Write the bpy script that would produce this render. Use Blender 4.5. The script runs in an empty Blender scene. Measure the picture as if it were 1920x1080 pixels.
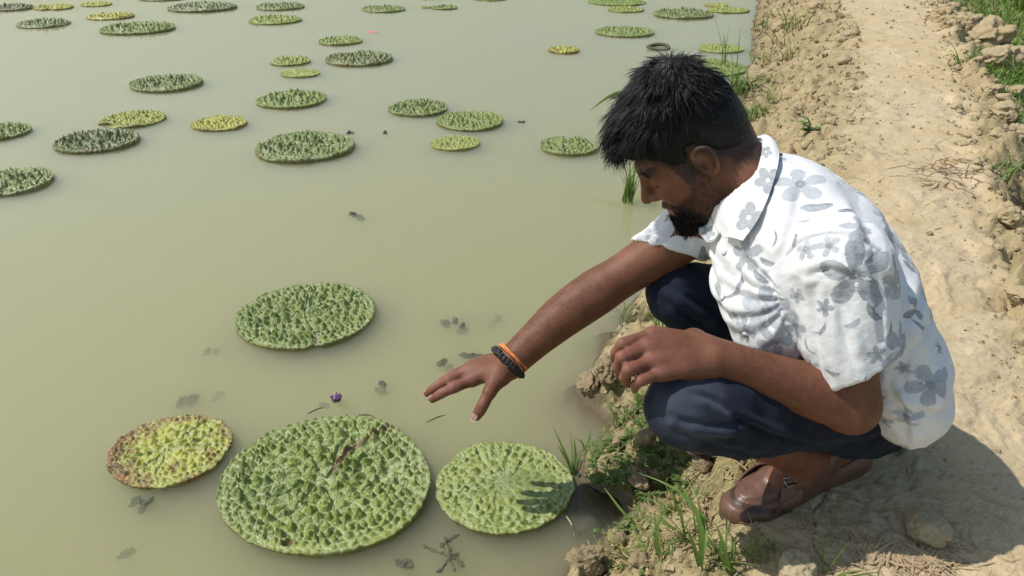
import bpy, math, random
import numpy as np
from mathutils import Vector

S = bpy.context.scene
COL = S.collection
R = math.radians

# ------------------------------------------------------------------ camera
CAM_H, PITCH, FPX = 1.10, R(27.3), 1450.0
cam = bpy.data.objects.new('camera', bpy.data.cameras.new('camera'))
COL.objects.link(cam)
cam.location = (0, 0, CAM_H)
cam.rotation_euler = (R(90) - PITCH, 0, 0)
cam.data.sensor_width = 36
cam.data.lens = FPX / 1920 * 36
cam.data.clip_start = 0.02
cam.data.clip_end = 600
S.camera = cam

# ------------------------------------------------------------------ sun and sky
SUN_EL, SUN_AZ = R(56.0), R(-2.0)      # azimuth of the direction the light travels, from +X
sun_dir = Vector((math.cos(SUN_AZ) * math.cos(SUN_EL), math.sin(SUN_AZ) * math.cos(SUN_EL), -math.sin(SUN_EL)))
W = bpy.data.worlds.new('World')
S.world = W
W.use_nodes = True
bg = W.node_tree.nodes['Background']
sky = W.node_tree.nodes.new('ShaderNodeTexSky')
sky.sky_type = 'NISHITA'
sky.sun_disc = False
sky.sun_elevation = SUN_EL
sky.sun_rotation = math.atan2(-sun_dir.x, -sun_dir.y)
sky.air_density, sky.dust_density, sky.ozone_density = 1.7, 1.2, 1.2
W.node_tree.links.new(sky.outputs[0], bg.inputs[0])
bg.inputs[1].default_value = 0.13
sl = bpy.data.lights.new('sun', 'SUN')
sl.energy, sl.angle, sl.color = 5.0, R(0.5), (1.0, 0.965, 0.90)
so = bpy.data.objects.new('sun', sl)
COL.objects.link(so)
so.rotation_euler = sun_dir.to_track_quat('-Z', 'Y').to_euler()
vs = S.view_settings
vs.view_transform, vs.look, vs.exposure, vs.gamma, vs.use_curve_mapping = 'Standard', 'None', -0.20, 1.0, False
S.cycles.use_denoising = True
S.cycles.volume_bounces = 10
S.cycles.max_bounces = 12
S.cycles.transparent_max_bounces = 24

# ------------------------------------------------------------------ helpers: points
_C, _S = math.cos(PITCH), math.sin(PITCH)


def P(px, py, D):
    """world point seen at photo pixel (px,py) at depth D along the optical axis"""
    u, v = (px - 960) / FPX, (540 - py) / FPX
    return np.array((u * D, (_C + v * _S) * D, CAM_H + (-_S + v * _C) * D))


def G(px, py, z=0.0):
    """where the sight line of photo pixel (px,py) meets the level z"""
    v = (540 - py) / FPX
    D = (z - CAM_H) / (-_S + v * _C)
    return P(px, py, D)


def proj(V):
    V = np.asarray(V)
    d = V[..., 1] * _C - (V[..., 2] - CAM_H) * _S
    up = V[..., 1] * _S + (V[..., 2] - CAM_H) * _C
    return 960 + FPX * V[..., 0] / d, 540 - FPX * up / d, d


def unit(v):
    v = np.asarray(v, float)
    return v / (np.linalg.norm(v, axis=-1, keepdims=True) + 1e-12)


# ------------------------------------------------------------------ helpers: noise
_rs = np.random.RandomState(7)
_perm = np.concatenate([_rs.permutation(256)] * 3).astype(np.int32)
_g3 = unit(_rs.normal(size=(256, 3))).astype(np.float32)
_g2 = unit(_rs.normal(size=(256, 2))).astype(np.float32)


def noise3(p):
    p = np.asarray(p, np.float32)
    i = np.floor(p).astype(np.int32)
    f = p - i
    w = f * f * f * (f * (f * 6 - 15) + 10)
    i &= 255
    out = 0
    for dx in (0, 1):
        wx = w[:, 0] if dx else 1 - w[:, 0]
        a = _perm[i[:, 0] + dx]
        for dy in (0, 1):
            wy = w[:, 1] if dy else 1 - w[:, 1]
            b = _perm[a + i[:, 1] + dy]
            for dz in (0, 1):
                wz = w[:, 2] if dz else 1 - w[:, 2]
                g = _g3[_perm[b + i[:, 2] + dz]]
                out = out + wx * wy * wz * (g[:, 0] * (f[:, 0] - dx) + g[:, 1] * (f[:, 1] - dy) + g[:, 2] * (f[:, 2] - dz))
    return out * 1.6


def noise2(x, y):
    p = np.stack([np.ravel(x), np.ravel(y)], 1).astype(np.float32)
    i = np.floor(p).astype(np.int32)
    f = p - i
    w = f * f * f * (f * (f * 6 - 15) + 10)
    i &= 255
    out = 0
    for dx in (0, 1):
        wx = w[:, 0] if dx else 1 - w[:, 0]
        a = _perm[i[:, 0] + dx]
        for dy in (0, 1):
            wy = w[:, 1] if dy else 1 - w[:, 1]
            g = _g2[_perm[a + i[:, 1] + dy]]
            out = out + wx * wy * (g[:, 0] * (f[:, 0] - dx) + g[:, 1] * (f[:, 1] - dy))
    return (out * 1.5).reshape(np.shape(x))


def fbm2(x, y, o=4, gain=0.5):
    s, a = 0, 1.0
    for k in range(o):
        s = s + a * noise2(x * 2 ** k + 17.3 * k, y * 2 ** k - 9.1 * k)
        a *= gain
    return s


def fbm3(p, o=4, gain=0.5):
    s, a = 0, 1.0
    for k in range(o):
        s = s + a * noise3(p * 2 ** k + 11.7 * k)
        a *= gain
    return s


def voronoi2(x, y, seed=0):
    """F1, F2 (euclid) and a random value of the nearest cell, unit grid with one jittered point per cell"""
    sh = np.shape(x)
    x, y = np.ravel(x).astype(np.float32), np.ravel(y).astype(np.float32)
    ix, iy = np.floor(x).astype(np.int32), np.floor(y).astype(np.int32)
    f1 = np.full(x.shape, 9.0, np.float32)
    f2 = f1.copy()
    idv = np.zeros(x.shape, np.float32)
    for dx in (-1, 0, 1):
        for dy in (-1, 0, 1):
            cx, cy = ix + dx, iy + dy
            h = _perm[_perm[(cx + seed) & 255] + (cy & 255)]
            jx = _perm[h + 31] / 255.0
            jy = _perm[h + 97] / 255.0
            d = np.hypot(cx + jx - x, cy + jy - y)
            new = d < f1
            f2 = np.where(new, f1, np.minimum(f2, d))
            idv = np.where(new, h / 255.0, idv)
            f1 = np.where(new, d, f1)
    return f1.reshape(sh), f2.reshape(sh), idv.reshape(sh)


def smooth(a, b, x):
    t = np.clip((x - a) / (b - a), 0, 1)
    return t * t * (3 - 2 * t)


# ------------------------------------------------------------------ helpers: objects
def tag(o, label=None, cat=None, group=None, kind=None):
    for k, v in (('label', label), ('category', cat), ('group', group), ('kind', kind)):
        if v:
            o[k] = v
    return o


def mesh_obj(name, V, F, mat=None, parent=None, smooth_shade=True, attrs=None, mats=None, mat_idx=None):
    """one mesh object; F is an (n,4) or (n,3) array or a list of tuples"""
    me = bpy.data.meshes.new(name)
    V = np.asarray(V, np.float32)
    if isinstance(F, np.ndarray):
        n, k = F.shape
        me.vertices.add(len(V))
        me.vertices.foreach_set('co', V.ravel())
        me.loops.add(n * k)
        me.loops.foreach_set('vertex_index', F.astype(np.int32).ravel())
        me.polygons.add(n)
        me.polygons.foreach_set('loop_start', np.arange(0, n * k, k, dtype=np.int32))
        me.polygons.foreach_set('loop_total', np.full(n, k, np.int32))
        me.update(calc_edges=True)
    else:
        me.from_pydata(V.tolist(), [], F)
        me.update()
    me.polygons.foreach_set('use_smooth', np.full(len(me.polygons), smooth_shade, bool))
    for k, a in (attrs or {}).items():
        at = me.attributes.new(k, 'FLOAT', 'POINT')
        at.data.foreach_set('value', np.asarray(a, np.float32).ravel())
    for m in (mats or ([mat] if mat else [])):
        me.materials.append(m)
    if mat_idx is not None:
        me.polygons.foreach_set('material_index', np.asarray(mat_idx, np.int32))
    o = bpy.data.objects.new(name, me)
    COL.objects.link(o)
    if parent is not None:
        o.parent = parent
    return o


def empty(name, loc):
    o = bpy.data.objects.new(name, None)
    o.empty_display_size = 0.05
    COL.objects.link(o)
    o.location = [float(v) for v in loc]
    return o


class MB:
    """collects tubes, ribbons and lumps into one mesh"""

    def __init__(self):
        self.V, self.F, self.A = [], [], []
        self.n = 0

    def add(self, V, F, a=0.0):
        V = np.asarray(V, float)
        self.V.append(V)
        self.F += [tuple(int(i) + self.n for i in f) for f in F]
        self.A.append(np.full(len(V), a) if np.isscalar(a) else np.asarray(a))
        self.n += len(V)

    def tube(self, pts, rad, seg=6, a=0.0, cap=True):
        pts = np.asarray(pts, float)
        rad = np.broadcast_to(np.asarray(rad, float), (len(pts),))
        T = unit(np.gradient(pts, axis=0))
        up = np.array((0, 0, 1.0)) if abs(T[0][2]) < .9 else np.array((1.0, 0, 0))
        V = []
        for p, t, r in zip(pts, T, rad):
            s = unit(np.cross(t, up))
            u = np.cross(s, t)
            up = u
            for j in range(seg):
                q = 2 * math.pi * j / seg
                V.append(p + r * (math.cos(q) * s + math.sin(q) * u))
        F = []
        for i in range(len(pts) - 1):
            for j in range(seg):
                k = (j + 1) % seg
                F.append((i * seg + j, i * seg + k, (i + 1) * seg + k, (i + 1) * seg + j))
        if cap:
            F.append(tuple(range(seg))[::-1])
            F.append(tuple((len(pts) - 1) * seg + j for j in range(seg)))
        self.add(V, F, a)

    def blade(self, pts, width, side=None, a=0.0, fold=0.25):
        """a leaf or grass blade: a folded ribbon along pts, width per point"""
        pts = np.asarray(pts, float)
        n = len(pts)
        width = np.broadcast_to(np.asarray(width, float), (n,))
        T = unit(np.gradient(pts, axis=0))
        if side is None:
            side = np.cross(T[0], (0, 0, 1.0))
            if np.linalg.norm(side) < .2:
                side = np.array((random.uniform(-1, 1), random.uniform(-1, 1), 0))
        V, F, A = [], [], []
        for i in range(n):
            s = unit(side - T[i] * np.dot(side, T[i]))
            nn = np.cross(s, T[i])
            w = width[i] / 2
            V += [pts[i] - s * w + nn * w * fold, pts[i], pts[i] + s * w + nn * w * fold]
        for i in range(n - 1):
            b = 3 * i
            F += [(b, b + 1, b + 4, b + 3), (b + 1, b + 2, b + 5, b + 4)]
        self.add(V, F, a)

    def lump(self, c, r, seed=0, res=2, rough=.35, a=0.0, freq=1.2, squash=(1, 1, 1)):
        V, F = ico(res)
        n = fbm3(V * freq + seed * 7.77, 3)
        # soft facets
        V2 = V * (1 + rough * n[:, None]) * np.asarray(squash) * r
        ang = seed * 2.4
        c_, s_ = math.cos(ang), math.sin(ang)
        V2 = np.stack([V2[:, 0] * c_ - V2[:, 1] * s_, V2[:, 0] * s_ + V2[:, 1] * c_, V2[:, 2]], 1)
        self.add(V2 + np.asarray(c), F, a)

    def obj(self, name, mat, parent=None, smooth_shade=True, loc=None):
        V = np.concatenate(self.V)
        if loc is not None:
            V = V - np.asarray(loc)
        o = mesh_obj(name, V, self.F, mat, parent, smooth_shade, {'shade_mix': np.concatenate(self.A)})
        if loc is not None:
            o.location = [float(v) for v in loc]
        return o


_ico_cache = {}


def ico(res):
    if res in _ico_cache:
        return _ico_cache[res]
    t = (1 + 5 ** .5) / 2
    V = [(-1, t, 0), (1, t, 0), (-1, -t, 0), (1, -t, 0), (0, -1, t), (0, 1, t), (0, -1, -t), (0, 1, -t), (t, 0, -1), (t, 0, 1), (-t, 0, -1), (-t, 0, 1)]
    F = [(0, 11, 5), (0, 5, 1), (0, 1, 7), (0, 7, 10), (0, 10, 11), (1, 5, 9), (5, 11, 4), (11, 10, 2), (10, 7, 6), (7, 1, 8), (3, 9, 4), (3, 4, 2), (3, 2, 6), (3, 6, 8), (3, 8, 9), (4, 9, 5), (2, 4, 11), (6, 2, 10), (8, 6, 7), (9, 8, 1)]
    V = [unit(v) for v in V]
    for _ in range(res):
        mid, F2 = {}, []

        def m(a, b):
            k = (min(a, b), max(a, b))
            if k not in mid:
                mid[k] = len(V)
                V.append(unit(V[a] + V[b]))
            return mid[k]
        for a, b, c in F:
            x, y, z = m(a, b), m(b, c), m(c, a)
            F2 += [(a, x, z), (b, y, x), (c, z, y), (x, y, z)]
        F = F2
    _ico_cache[res] = (np.array(V), F)
    return _ico_cache[res]


def spline(pts, n):
    """Catmull-Rom through pts (k,d) sampled at n points"""
    pts = np.asarray(pts, float)
    if len(pts) == 2:
        t = np.linspace(0, 1, n)[:, None]
        return pts[0] * (1 - t) + pts[1] * t
    Q = np.concatenate([[2 * pts[0] - pts[1]], pts, [2 * pts[-1] - pts[-2]]])
    k = len(pts) - 1
    t = np.linspace(0, k, n)
    i = np.minimum(t.astype(int), k - 1)
    f = (t - i)[:, None]
    a, b, c, d = Q[i], Q[i + 1], Q[i + 2], Q[i + 3]
    return .5 * (2 * b + (c - a) * f + (2 * a - 5 * b + 4 * c - d) * f ** 2 + (3 * b - a - 3 * c + d) * f ** 3)


def scatter(i, w, n):
    return np.stack([np.bincount(i, w[:, c], n) for c in range(3)], 1)


# ------------------------------------------------------------------ helpers: a smooth-blended distance field turned into one surface
class Field:
    def __init__(self, lo, hi, h):
        self.lo, self.h = np.asarray(lo, float), h
        n = np.ceil((np.asarray(hi) - self.lo) / h).astype(int) + 1
        self.ax = [(self.lo[i] + h * np.arange(n[i])).astype(np.float32) for i in range(3)]
        self.d = np.full(n, 1.0, np.float32)

    def _box(self, lo, hi):
        s = []
        for i in range(3):
            a = int(np.clip(math.floor((lo[i] - self.lo[i]) / self.h), 0, len(self.ax[i])))
            b = int(np.clip(math.ceil((hi[i] - self.lo[i]) / self.h) + 1, 0, len(self.ax[i])))
            s.append(slice(a, b))
        return tuple(s)

    def _xyz(self, s):
        return (self.ax[0][s[0]][:, None, None], self.ax[1][s[1]][None, :, None], self.ax[2][s[2]][None, None, :])

    def put(self, fn, lo, hi, k=0.0, cut=False):
        s = self._box(lo, hi)
        d = self.d[s]
        if d.size == 0:
            return
        e = fn(*self._xyz(s)).astype(np.float32)
        if cut:
            e = -e
            if k > 0:
                hh = np.maximum(k - np.abs(d - e), 0) / k
                self.d[s] = np.maximum(d, e) + hh * hh * k * .25
            else:
                self.d[s] = np.maximum(d, e)
        elif k > 0:
            hh = np.maximum(k - np.abs(d - e), 0) / k
            self.d[s] = np.minimum(d, e) - hh * hh * k * .25
        else:
            self.d[s] = np.minimum(d, e)

    def chain(self, pts, rad, k=0.0, cut=False, squash=None, n=None):
        """round-jointed tapered limb; squash=(direction, factor) flattens it along a direction"""
        pts = np.asarray(pts, float)
        rad = np.broadcast_to(np.asarray(rad, float), (len(pts),))
        if n:
            q = spline(np.concatenate([pts, rad[:, None]], 1), n)
            pts, rad = q[:, :3], q[:, 3]
        m = rad.max() * (max(1, squash[1]) if squash else 1) + k + 4 * self.h
        lo, hi = pts.min(0) - m, pts.max(0) + m
        if squash:
            sn, sf = unit(squash[0]), squash[1]
            ref = pts.mean(0)

            def warp(X, Y, Z):
                t = (X - ref[0]) * sn[0] + (Y - ref[1]) * sn[1] + (Z - ref[2]) * sn[2]
                q = t * (1 / sf - 1)
                return X + q * sn[0], Y + q * sn[1], Z + q * sn[2]
            tp = (pts - ref) @ sn
            pts = pts + (tp * (1 / sf - 1))[:, None] * sn

        def fn(X, Y, Z):
            if squash:
                X, Y, Z = warp(X, Y, Z)
            out = None
            for a, b, ra, rb in zip(pts[:-1], pts[1:], rad[:-1], rad[1:]):
                ba = b - a
                L = float(ba @ ba) + 1e-12
                t = np.clip(((X - a[0]) * ba[0] + (Y - a[1]) * ba[1] + (Z - a[2]) * ba[2]) / L, 0, 1)
                e = np.sqrt((X - a[0] - t * ba[0]) ** 2 + (Y - a[1] - t * ba[1]) ** 2 + (Z - a[2] - t * ba[2]) ** 2) - (ra + (rb - ra) * t)
                out = e if out is None else np.minimum(out, e)
            return out * (min(1, squash[1]) if squash else 1)
        self.put(fn, lo, hi, k, cut)

    def ell(self, c, r, M=None, k=0.0, cut=False):
        """ellipsoid, M rows = its axes"""
        c, r = np.asarray(c, float), np.asarray(r, float)
        M = np.eye(3) if M is None else np.asarray(M, float)
        ext = np.sqrt(((M * r[:, None]) ** 2).sum(0)) + k + 4 * self.h

        def fn(X, Y, Z):
            k0 = k1 = 0
            for i in range(3):
                q = (X - c[0]) * M[i][0] + (Y - c[1]) * M[i][1] + (Z - c[2]) * M[i][2]
                k0 = k0 + (q / r[i]) ** 2
                k1 = k1 + (q / r[i] ** 2) ** 2
            k0, k1 = np.sqrt(k0), np.sqrt(k1) + 1e-9
            return k0 * (k0 - 1) / k1
        self.put(fn, c - ext, c + ext, k, cut)

    def plane_cut(self, p, n, lo=None, hi=None, k=0.0):
        """remove everything on the side n points to"""
        p, n = np.asarray(p, float), unit(n)
        lo = [a[0] for a in self.ax] if lo is None else lo
        hi = [a[-1] for a in self.ax] if hi is None else hi
        self.put(lambda X, Y, Z: -((X - p[0]) * n[0] + (Y - p[1]) * n[1] + (Z - p[2]) * n[2]), lo, hi, k, cut=True)

    def mesh(self, relax=1):
        d = self.d
        s = d < 0
        cnt = np.zeros(tuple(np.array(d.shape) - 1), np.int8)
        for dx in (0, 1):
            for dy in (0, 1):
                for dz in (0, 1):
                    cnt += s[dx:d.shape[0] - 1 + dx, dy:d.shape[1] - 1 + dy, dz:d.shape[2] - 1 + dz]
        cell = (cnt > 0) & (cnt < 8)
        ci = np.argwhere(cell)
        idx = np.full(cell.shape, -1, np.int32)
        idx[cell] = np.arange(len(ci))
        acc = np.zeros((len(ci), 3), np.float32)
        num = np.zeros(len(ci), np.float32)
        cor = {}
        for o in [(a, b, c) for a in (0, 1) for b in (0, 1) for c in (0, 1)]:
            cor[o] = d[ci[:, 0] + o[0], ci[:, 1] + o[1], ci[:, 2] + o[2]]
        for ax in range(3):
            for u in (0, 1):
                for v in (0, 1):
                    o0 = [u, v]
                    o0.insert(ax, 0)
                    o1 = [u, v]
                    o1.insert(ax, 1)
                    a, b = cor[tuple(o0)], cor[tuple(o1)]
                    m = (a < 0) != (b < 0)
                    t = np.where(m, a / np.where(m, a - b, 1), 0)
                    pos = np.tile(np.array(o0, np.float32), (len(ci), 1))
                    pos[:, ax] += t
                    acc[m] += pos[m]
                    num[m] += 1
        V = (ci + acc / num[:, None]) * self.h + self.lo
        Fs = []
        for ax in range(3):
            sl0 = [slice(None)] * 3
            sl1 = [slice(None)] * 3
            sl0[ax], sl1[ax] = slice(0, -1), slice(1, None)
            e = np.argwhere(s[tuple(sl0)] != s[tuple(sl1)])
            b, c = [(1, 2), (2, 0), (0, 1)][ax]
            ok = (e[:, b] > 0) & (e[:, c] > 0) & (e[:, b] < d.shape[b] - 1) & (e[:, c] < d.shape[c] - 1)
            e = e[ok]
            q = []
            for (ob, oc) in ((-1, -1), (0, -1), (0, 0), (-1, 0)):
                f = e.copy()
                f[:, b] += ob
                f[:, c] += oc
                q.append(idx[f[:, 0], f[:, 1], f[:, 2]])
            q = np.stack(q, 1)
            flip = ~s[e[:, 0], e[:, 1], e[:, 2]]
            q[flip] = q[flip][:, ::-1]
            Fs.append(q)
        F = np.concatenate(Fs)
        F = F[(F >= 0).all(1)]
        for _ in range(relax):
            A, n = 0, 0
            for i in range(4):
                for j in (1, 3):
                    A = A + scatter(F[:, i], V[F[:, (i + j) % 4]], len(V))
                n = n + 2 * np.bincount(F[:, i], minlength=len(V))
            V = V * .4 + .6 * A / np.maximum(n, 1)[:, None]
        return V, F


def normals(V, F):
    a = np.cross(V[F[:, 2]] - V[F[:, 0]], V[F[:, 3 % F.shape[1]]] - V[F[:, 1]])
    N = 0
    for i in range(F.shape[1]):
        N = N + scatter(F[:, i], a, len(V))
    return unit(N)


# ------------------------------------------------------------------ helpers: materials
class Mat:
    """a small node-graph writer"""

    def __init__(self, name):
        self.m = bpy.data.materials.new(name)
        self.m.use_nodes = True
        self.t = self.m.node_tree
        self.b = self.t.nodes['Principled BSDF']
        self.out = self.t.nodes['Material Output']
        self.tc = None

    def node(self, kind, **kw):
        n = self.t.nodes.new(kind)
        for k, v in kw.items():
            setattr(n, k, v)
        return n

    def link(self, a, b):
        self.t.links.new(a, b)

    def val(self, sock, v):
        if hasattr(v, 'is_linked') or isinstance(v, bpy.types.NodeSocket):
            self.link(v, sock)
        elif isinstance(v, (tuple, list)) and len(v) == 3 and sock.type == 'RGBA':
            sock.default_value = (*v, 1)
        else:
            sock.default_value = v

    def coord(self, scale=(1, 1, 1), which='Object'):
        if self.tc is None:
            self.tc = self.node('ShaderNodeTexCoord')
        mp = self.node('ShaderNodeMapping')
        mp.inputs['Scale'].default_value = scale if isinstance(scale, (tuple, list)) else (scale,) * 3
        self.link(self.tc.outputs[which], mp.inputs['Vector'])
        return mp.outputs[0]

    def noise(self, scale, detail=4, rough=.55, vec=None, dist=0.0):
        n = self.node('ShaderNodeTexNoise')
        n.inputs['Scale'].default_value = scale
        n.inputs['Detail'].default_value = detail
        n.inputs['Roughness'].default_value = rough
        n.inputs['Distortion'].default_value = dist
        self.link(vec if vec is not None else self.coord(), n.inputs['Vector'])
        return n.outputs['Fac']

    def voro(self, scale, feature='F1', vec=None, out='Distance'):
        n = self.node('ShaderNodeTexVoronoi', feature=feature)
        n.inputs['Scale'].default_value = scale
        self.link(vec if vec is not None else self.coord(), n.inputs['Vector'])
        return n.outputs[out]

    def attr(self, name):
        return self.node('ShaderNodeAttribute', attribute_name=name).outputs['Fac']

    def ramp(self, fac, stops, interp='LINEAR'):
        n = self.node('ShaderNodeValToRGB')
        e = n.color_ramp.elements
        n.color_ramp.interpolation = interp
        while len(e) < len(stops):
            e.new(.5)
        for el, (p, c) in zip(e, stops):
            el.position = p
            el.color = (*c, 1) if isinstance(c, (tuple, list)) else (c, c, c, 1)
        self.val(n.inputs[0], fac)
        return n.outputs[0]

    def mix(self, fac, a, b, mode='MIX'):
        n = self.node('ShaderNodeMix', data_type='RGBA', blend_type=mode)
        self.val(n.inputs['Factor'], fac)
        self.val(n.inputs[6], a)
        self.val(n.inputs[7], b)
        return n.outputs[2]

    def math(self, op, a, b=0.0, clamp=False):
        n = self.node('ShaderNodeMath', operation=op, use_clamp=clamp)
        self.val(n.inputs[0], a)
        self.val(n.inputs[1], b)
        return n.outputs[0]

    def bump(self, h, dist=.01, strength=1.0, normal=None):
        n = self.node('ShaderNodeBump')
        n.inputs['Strength'].default_value = strength
        n.inputs['Distance'].default_value = dist
        self.val(n.inputs['Height'], h)
        if normal is not None:
            self.link(normal, n.inputs['Normal'])
        return n.outputs[0]

    def set(self, **kw):
        for k, v in kw.items():
            self.val(self.b.inputs[k.replace('_', ' ')], v)
        return self

    def rand(self):
        return self.node('ShaderNodeObjectInfo').outputs['Random']


def simple(name, c, rough=.6, metal=0.0, c2=None, scale=40, bump=0.0, spec=.5):
    m = Mat(name)
    col = m.mix(m.noise(scale, 4), c, c2 if c2 else tuple(v * .8 for v in c))
    m.set(Base_Color=col, Roughness=rough, Metallic=metal, Specular_IOR_Level=spec)
    if bump:
        m.val(m.b.inputs['Normal'], m.bump(m.noise(scale * 4, 4), bump, .6))
    return m.m


# ================================================================== shoreline, bank, path, field
_shore_px = [(1030, 1180), (1040, 1110), (1068, 1078), (1100, 1040), (1150, 1000), (1186, 968), (1170, 935), (1105, 905), (1085, 875), (1105, 838), (1130, 800), (1118, 765), (1088, 740),
             (1092, 712), (1128, 690), (1150, 662), (1150, 625), (1172, 585), (1215, 545), (1265, 480), (1318, 380), (1362, 285), (1392, 215), (1398, 170), (1408, 120), (1413, 70), (1420, 10)]
_shore = np.array([G(a, b, 0)[:2] for a, b in _shore_px])
_last = _shore[-1]
_shore = np.concatenate([[[.10, .2]], [[.10, .75]], _shore, [_last + (.33 * 8, 8.0)], [_last + (.33 * 60, 60.0)], [_last + (.33 * 200, 200.0)]])


def shore_x(y):
    return np.interp(y, _shore[:, 1], _shore[:, 0])


_edge = np.array([G(a, b, .20)[:2] for a, b in ((2090, 760), (1995, 600), (1930, 470), (1905, 360), (1880, 270), (1848, 170), (1815, 90), (1785, 30), (1768, 0))])
_le = _edge[-1]
_edge = np.concatenate([[[1.05, .3]], _edge, [_le + (.40 * 10, 10)], [_le + (.40 * 60, 60.0)], [_le + (.4 * 200, 200)]])


def edge_x(y):
    return np.interp(y, _edge[:, 1], _edge[:, 0])


def ground_z(x, y, detail=True):
    x, y = np.asarray(x, float), np.asarray(y, float)
    wob = .035 * noise2(x * 6, y * 6) + .015 * noise2(x * 19 + 5, y * 19)
    s = (x - shore_x(y)) * .95 + wob * smooth(.6, 2.5, y) + wob * .5
    e = (x - edge_x(y)) * .92 + .07 * noise2(x * 3.1 + 40, y * 3.1) + .03 * noise2(x * 11 + 4, y * 11)
    wide = np.interp(y, [0, 1.0, 1.6, 2.6, 6, 60], [.26, .30, .36, .55, .75, .75])
    top = np.interp(y, [0, 1.0, 1.5, 3, 60], [.125, .125, .155, .205, .21])
    # bank profile: mud under water, a lip at the water's edge, a slope, the trodden top
    z = np.where(s < 0, np.maximum(s * .38 - .02 * smooth(0, -.05, s), -.7), 0)
    up = .035 * smooth(-.01, .035, s) + (top - .035) * smooth(.0, 1, s / wide) ** .85
    z = z + np.where(s >= -.01, up, 0)
    # far side of the path: crumbling drop to the field
    drop = np.interp(y, [0, 1.5, 3, 60], [.16, .22, .13, .11])
    z = z - drop * smooth(-.03, .22, e) - .02 * smooth(-.35, 0, e)
    z = z + .035 * smooth(-.2, -.02, e) * smooth(.12, .0, e) * smooth(.1, .5, noise2(x * 5, y * 5 + 9) + .35) * smooth(1.5, 3, y)
    z = np.where(e > -.05, np.maximum(z, .045 + .012 * noise2(x * 4, y * 4)), z)
    if not detail:
        return z
    onslope = smooth(-.02, .05, s) * smooth(wide * 1.05, wide * .55, s)
    brk = smooth(-.16, .0, e) * smooth(.55, .2, e)
    rough = np.maximum(onslope, brk)
    onpath = (1 - rough) * smooth(.0, .1, s) * smooth(.05, -.1, e)
    sc = np.maximum(1.0, y / 2.2)
    n1 = fbm2(x * 4.2, y * 4.2, 4)
    n2 = fbm2(x * 24 + 3, y * 24, 3)
    z = z + rough * (.022 * n1 * np.minimum(sc, 1.6) + .010 * n2)
    z = z + onpath * (.010 * fbm2(x * 3, y * 2.2, 3) + .0012 * n2) + brk * .035 * fbm2(x * 7 + 2, y * 7, 3)
    # broken lumps: cells that stand proud, with open joints
    wx, wy = x + .02 * noise2(x * 22, y * 22), y + .02 * noise2(x * 22 + 9, y * 22)
    for f_, a_ in ((6.0, .058), (13.0, .034), (27.0, .015), (55.0, .006)):
        F1, F2, idv = voronoi2(wx * f_, wy * f_, int(f_))
        lump = smooth(.02, .38, F2 - F1) * (.35 + .65 * idv)
        dens = smooth(.0, .5, noise2(x * 3.3 + f_, y * 3.3) + .30)
        z = z + rough * a_ * (lump - .45) * dens * (smooth(2.8, 2.2, x * 0 + f_ / 10) * .0 + 1)
    # little peels and footmarks on the trodden clay
    pl = fbm2(x * 9 + 2 * noise2(x * 4, y * 4), y * 9, 3)
    z = z + onpath * (.0045 * smooth(.05, .12, pl) + .0035 * smooth(.32, .37, pl) - .004 * smooth(.30, .0, np.abs(noise2(x * 2.3 + 8, y * 1.8))) * smooth(.1, .4, noise2(x * 13, y * 13)))
    z = z + onpath * .0018 * np.abs(fbm2(x * 34, y * 34, 3))
    # drying cracks
    wx, wy = x + .05 * noise2(x * 9, y * 9), y + .05 * noise2(x * 9 + 9, y * 9)
    F1, F2, idv = voronoi2(wx * 5.5, wy * 5.5, 3)
    ck = smooth(.020, .004, F2 - F1) * smooth(.05, .3, noise2(x * 2.2 + 20, y * 2.2) + .12) * smooth(4.5, 2.2, y)
    z = z - onpath * .004 * ck
    # fine grit
    z = z + (.0016 + .0022 * rough) * fbm2(x * 95, y * 95, 2) * smooth(-.03, .02, s) * smooth(5, 2, y)
    # underwater mud
    z = z + smooth(0, -.04, s) * .006 * fbm2(x * 14, y * 14, 3)
    return z


def ground_masks(x, y):
    s = x - shore_x(y)
    e = x - edge_x(y)
    return s, e


def grid_sheet(name, tcols, yrows, mat, fn, attrs=None, y_scale=True, kind='structure'):
    T, Y = np.meshgrid(tcols, yrows)
    X = shore_x(Y) + T * np.maximum(Y, .9)
    Z = fn(X, Y)
    V = np.stack([X, Y, Z], -1).reshape(-1, 3)
    n, m = Y.shape
    i = np.arange(n * m).reshape(n, m)
    F = np.stack([i[:-1, :-1], i[:-1, 1:], i[1:, 1:], i[1:, :-1]], -1).reshape(-1, 4)
    o = mesh_obj(name, V, F, mat, attrs=attrs(X, Y, Z) if attrs else None)
    tag(o, kind=kind)
    return o


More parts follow.
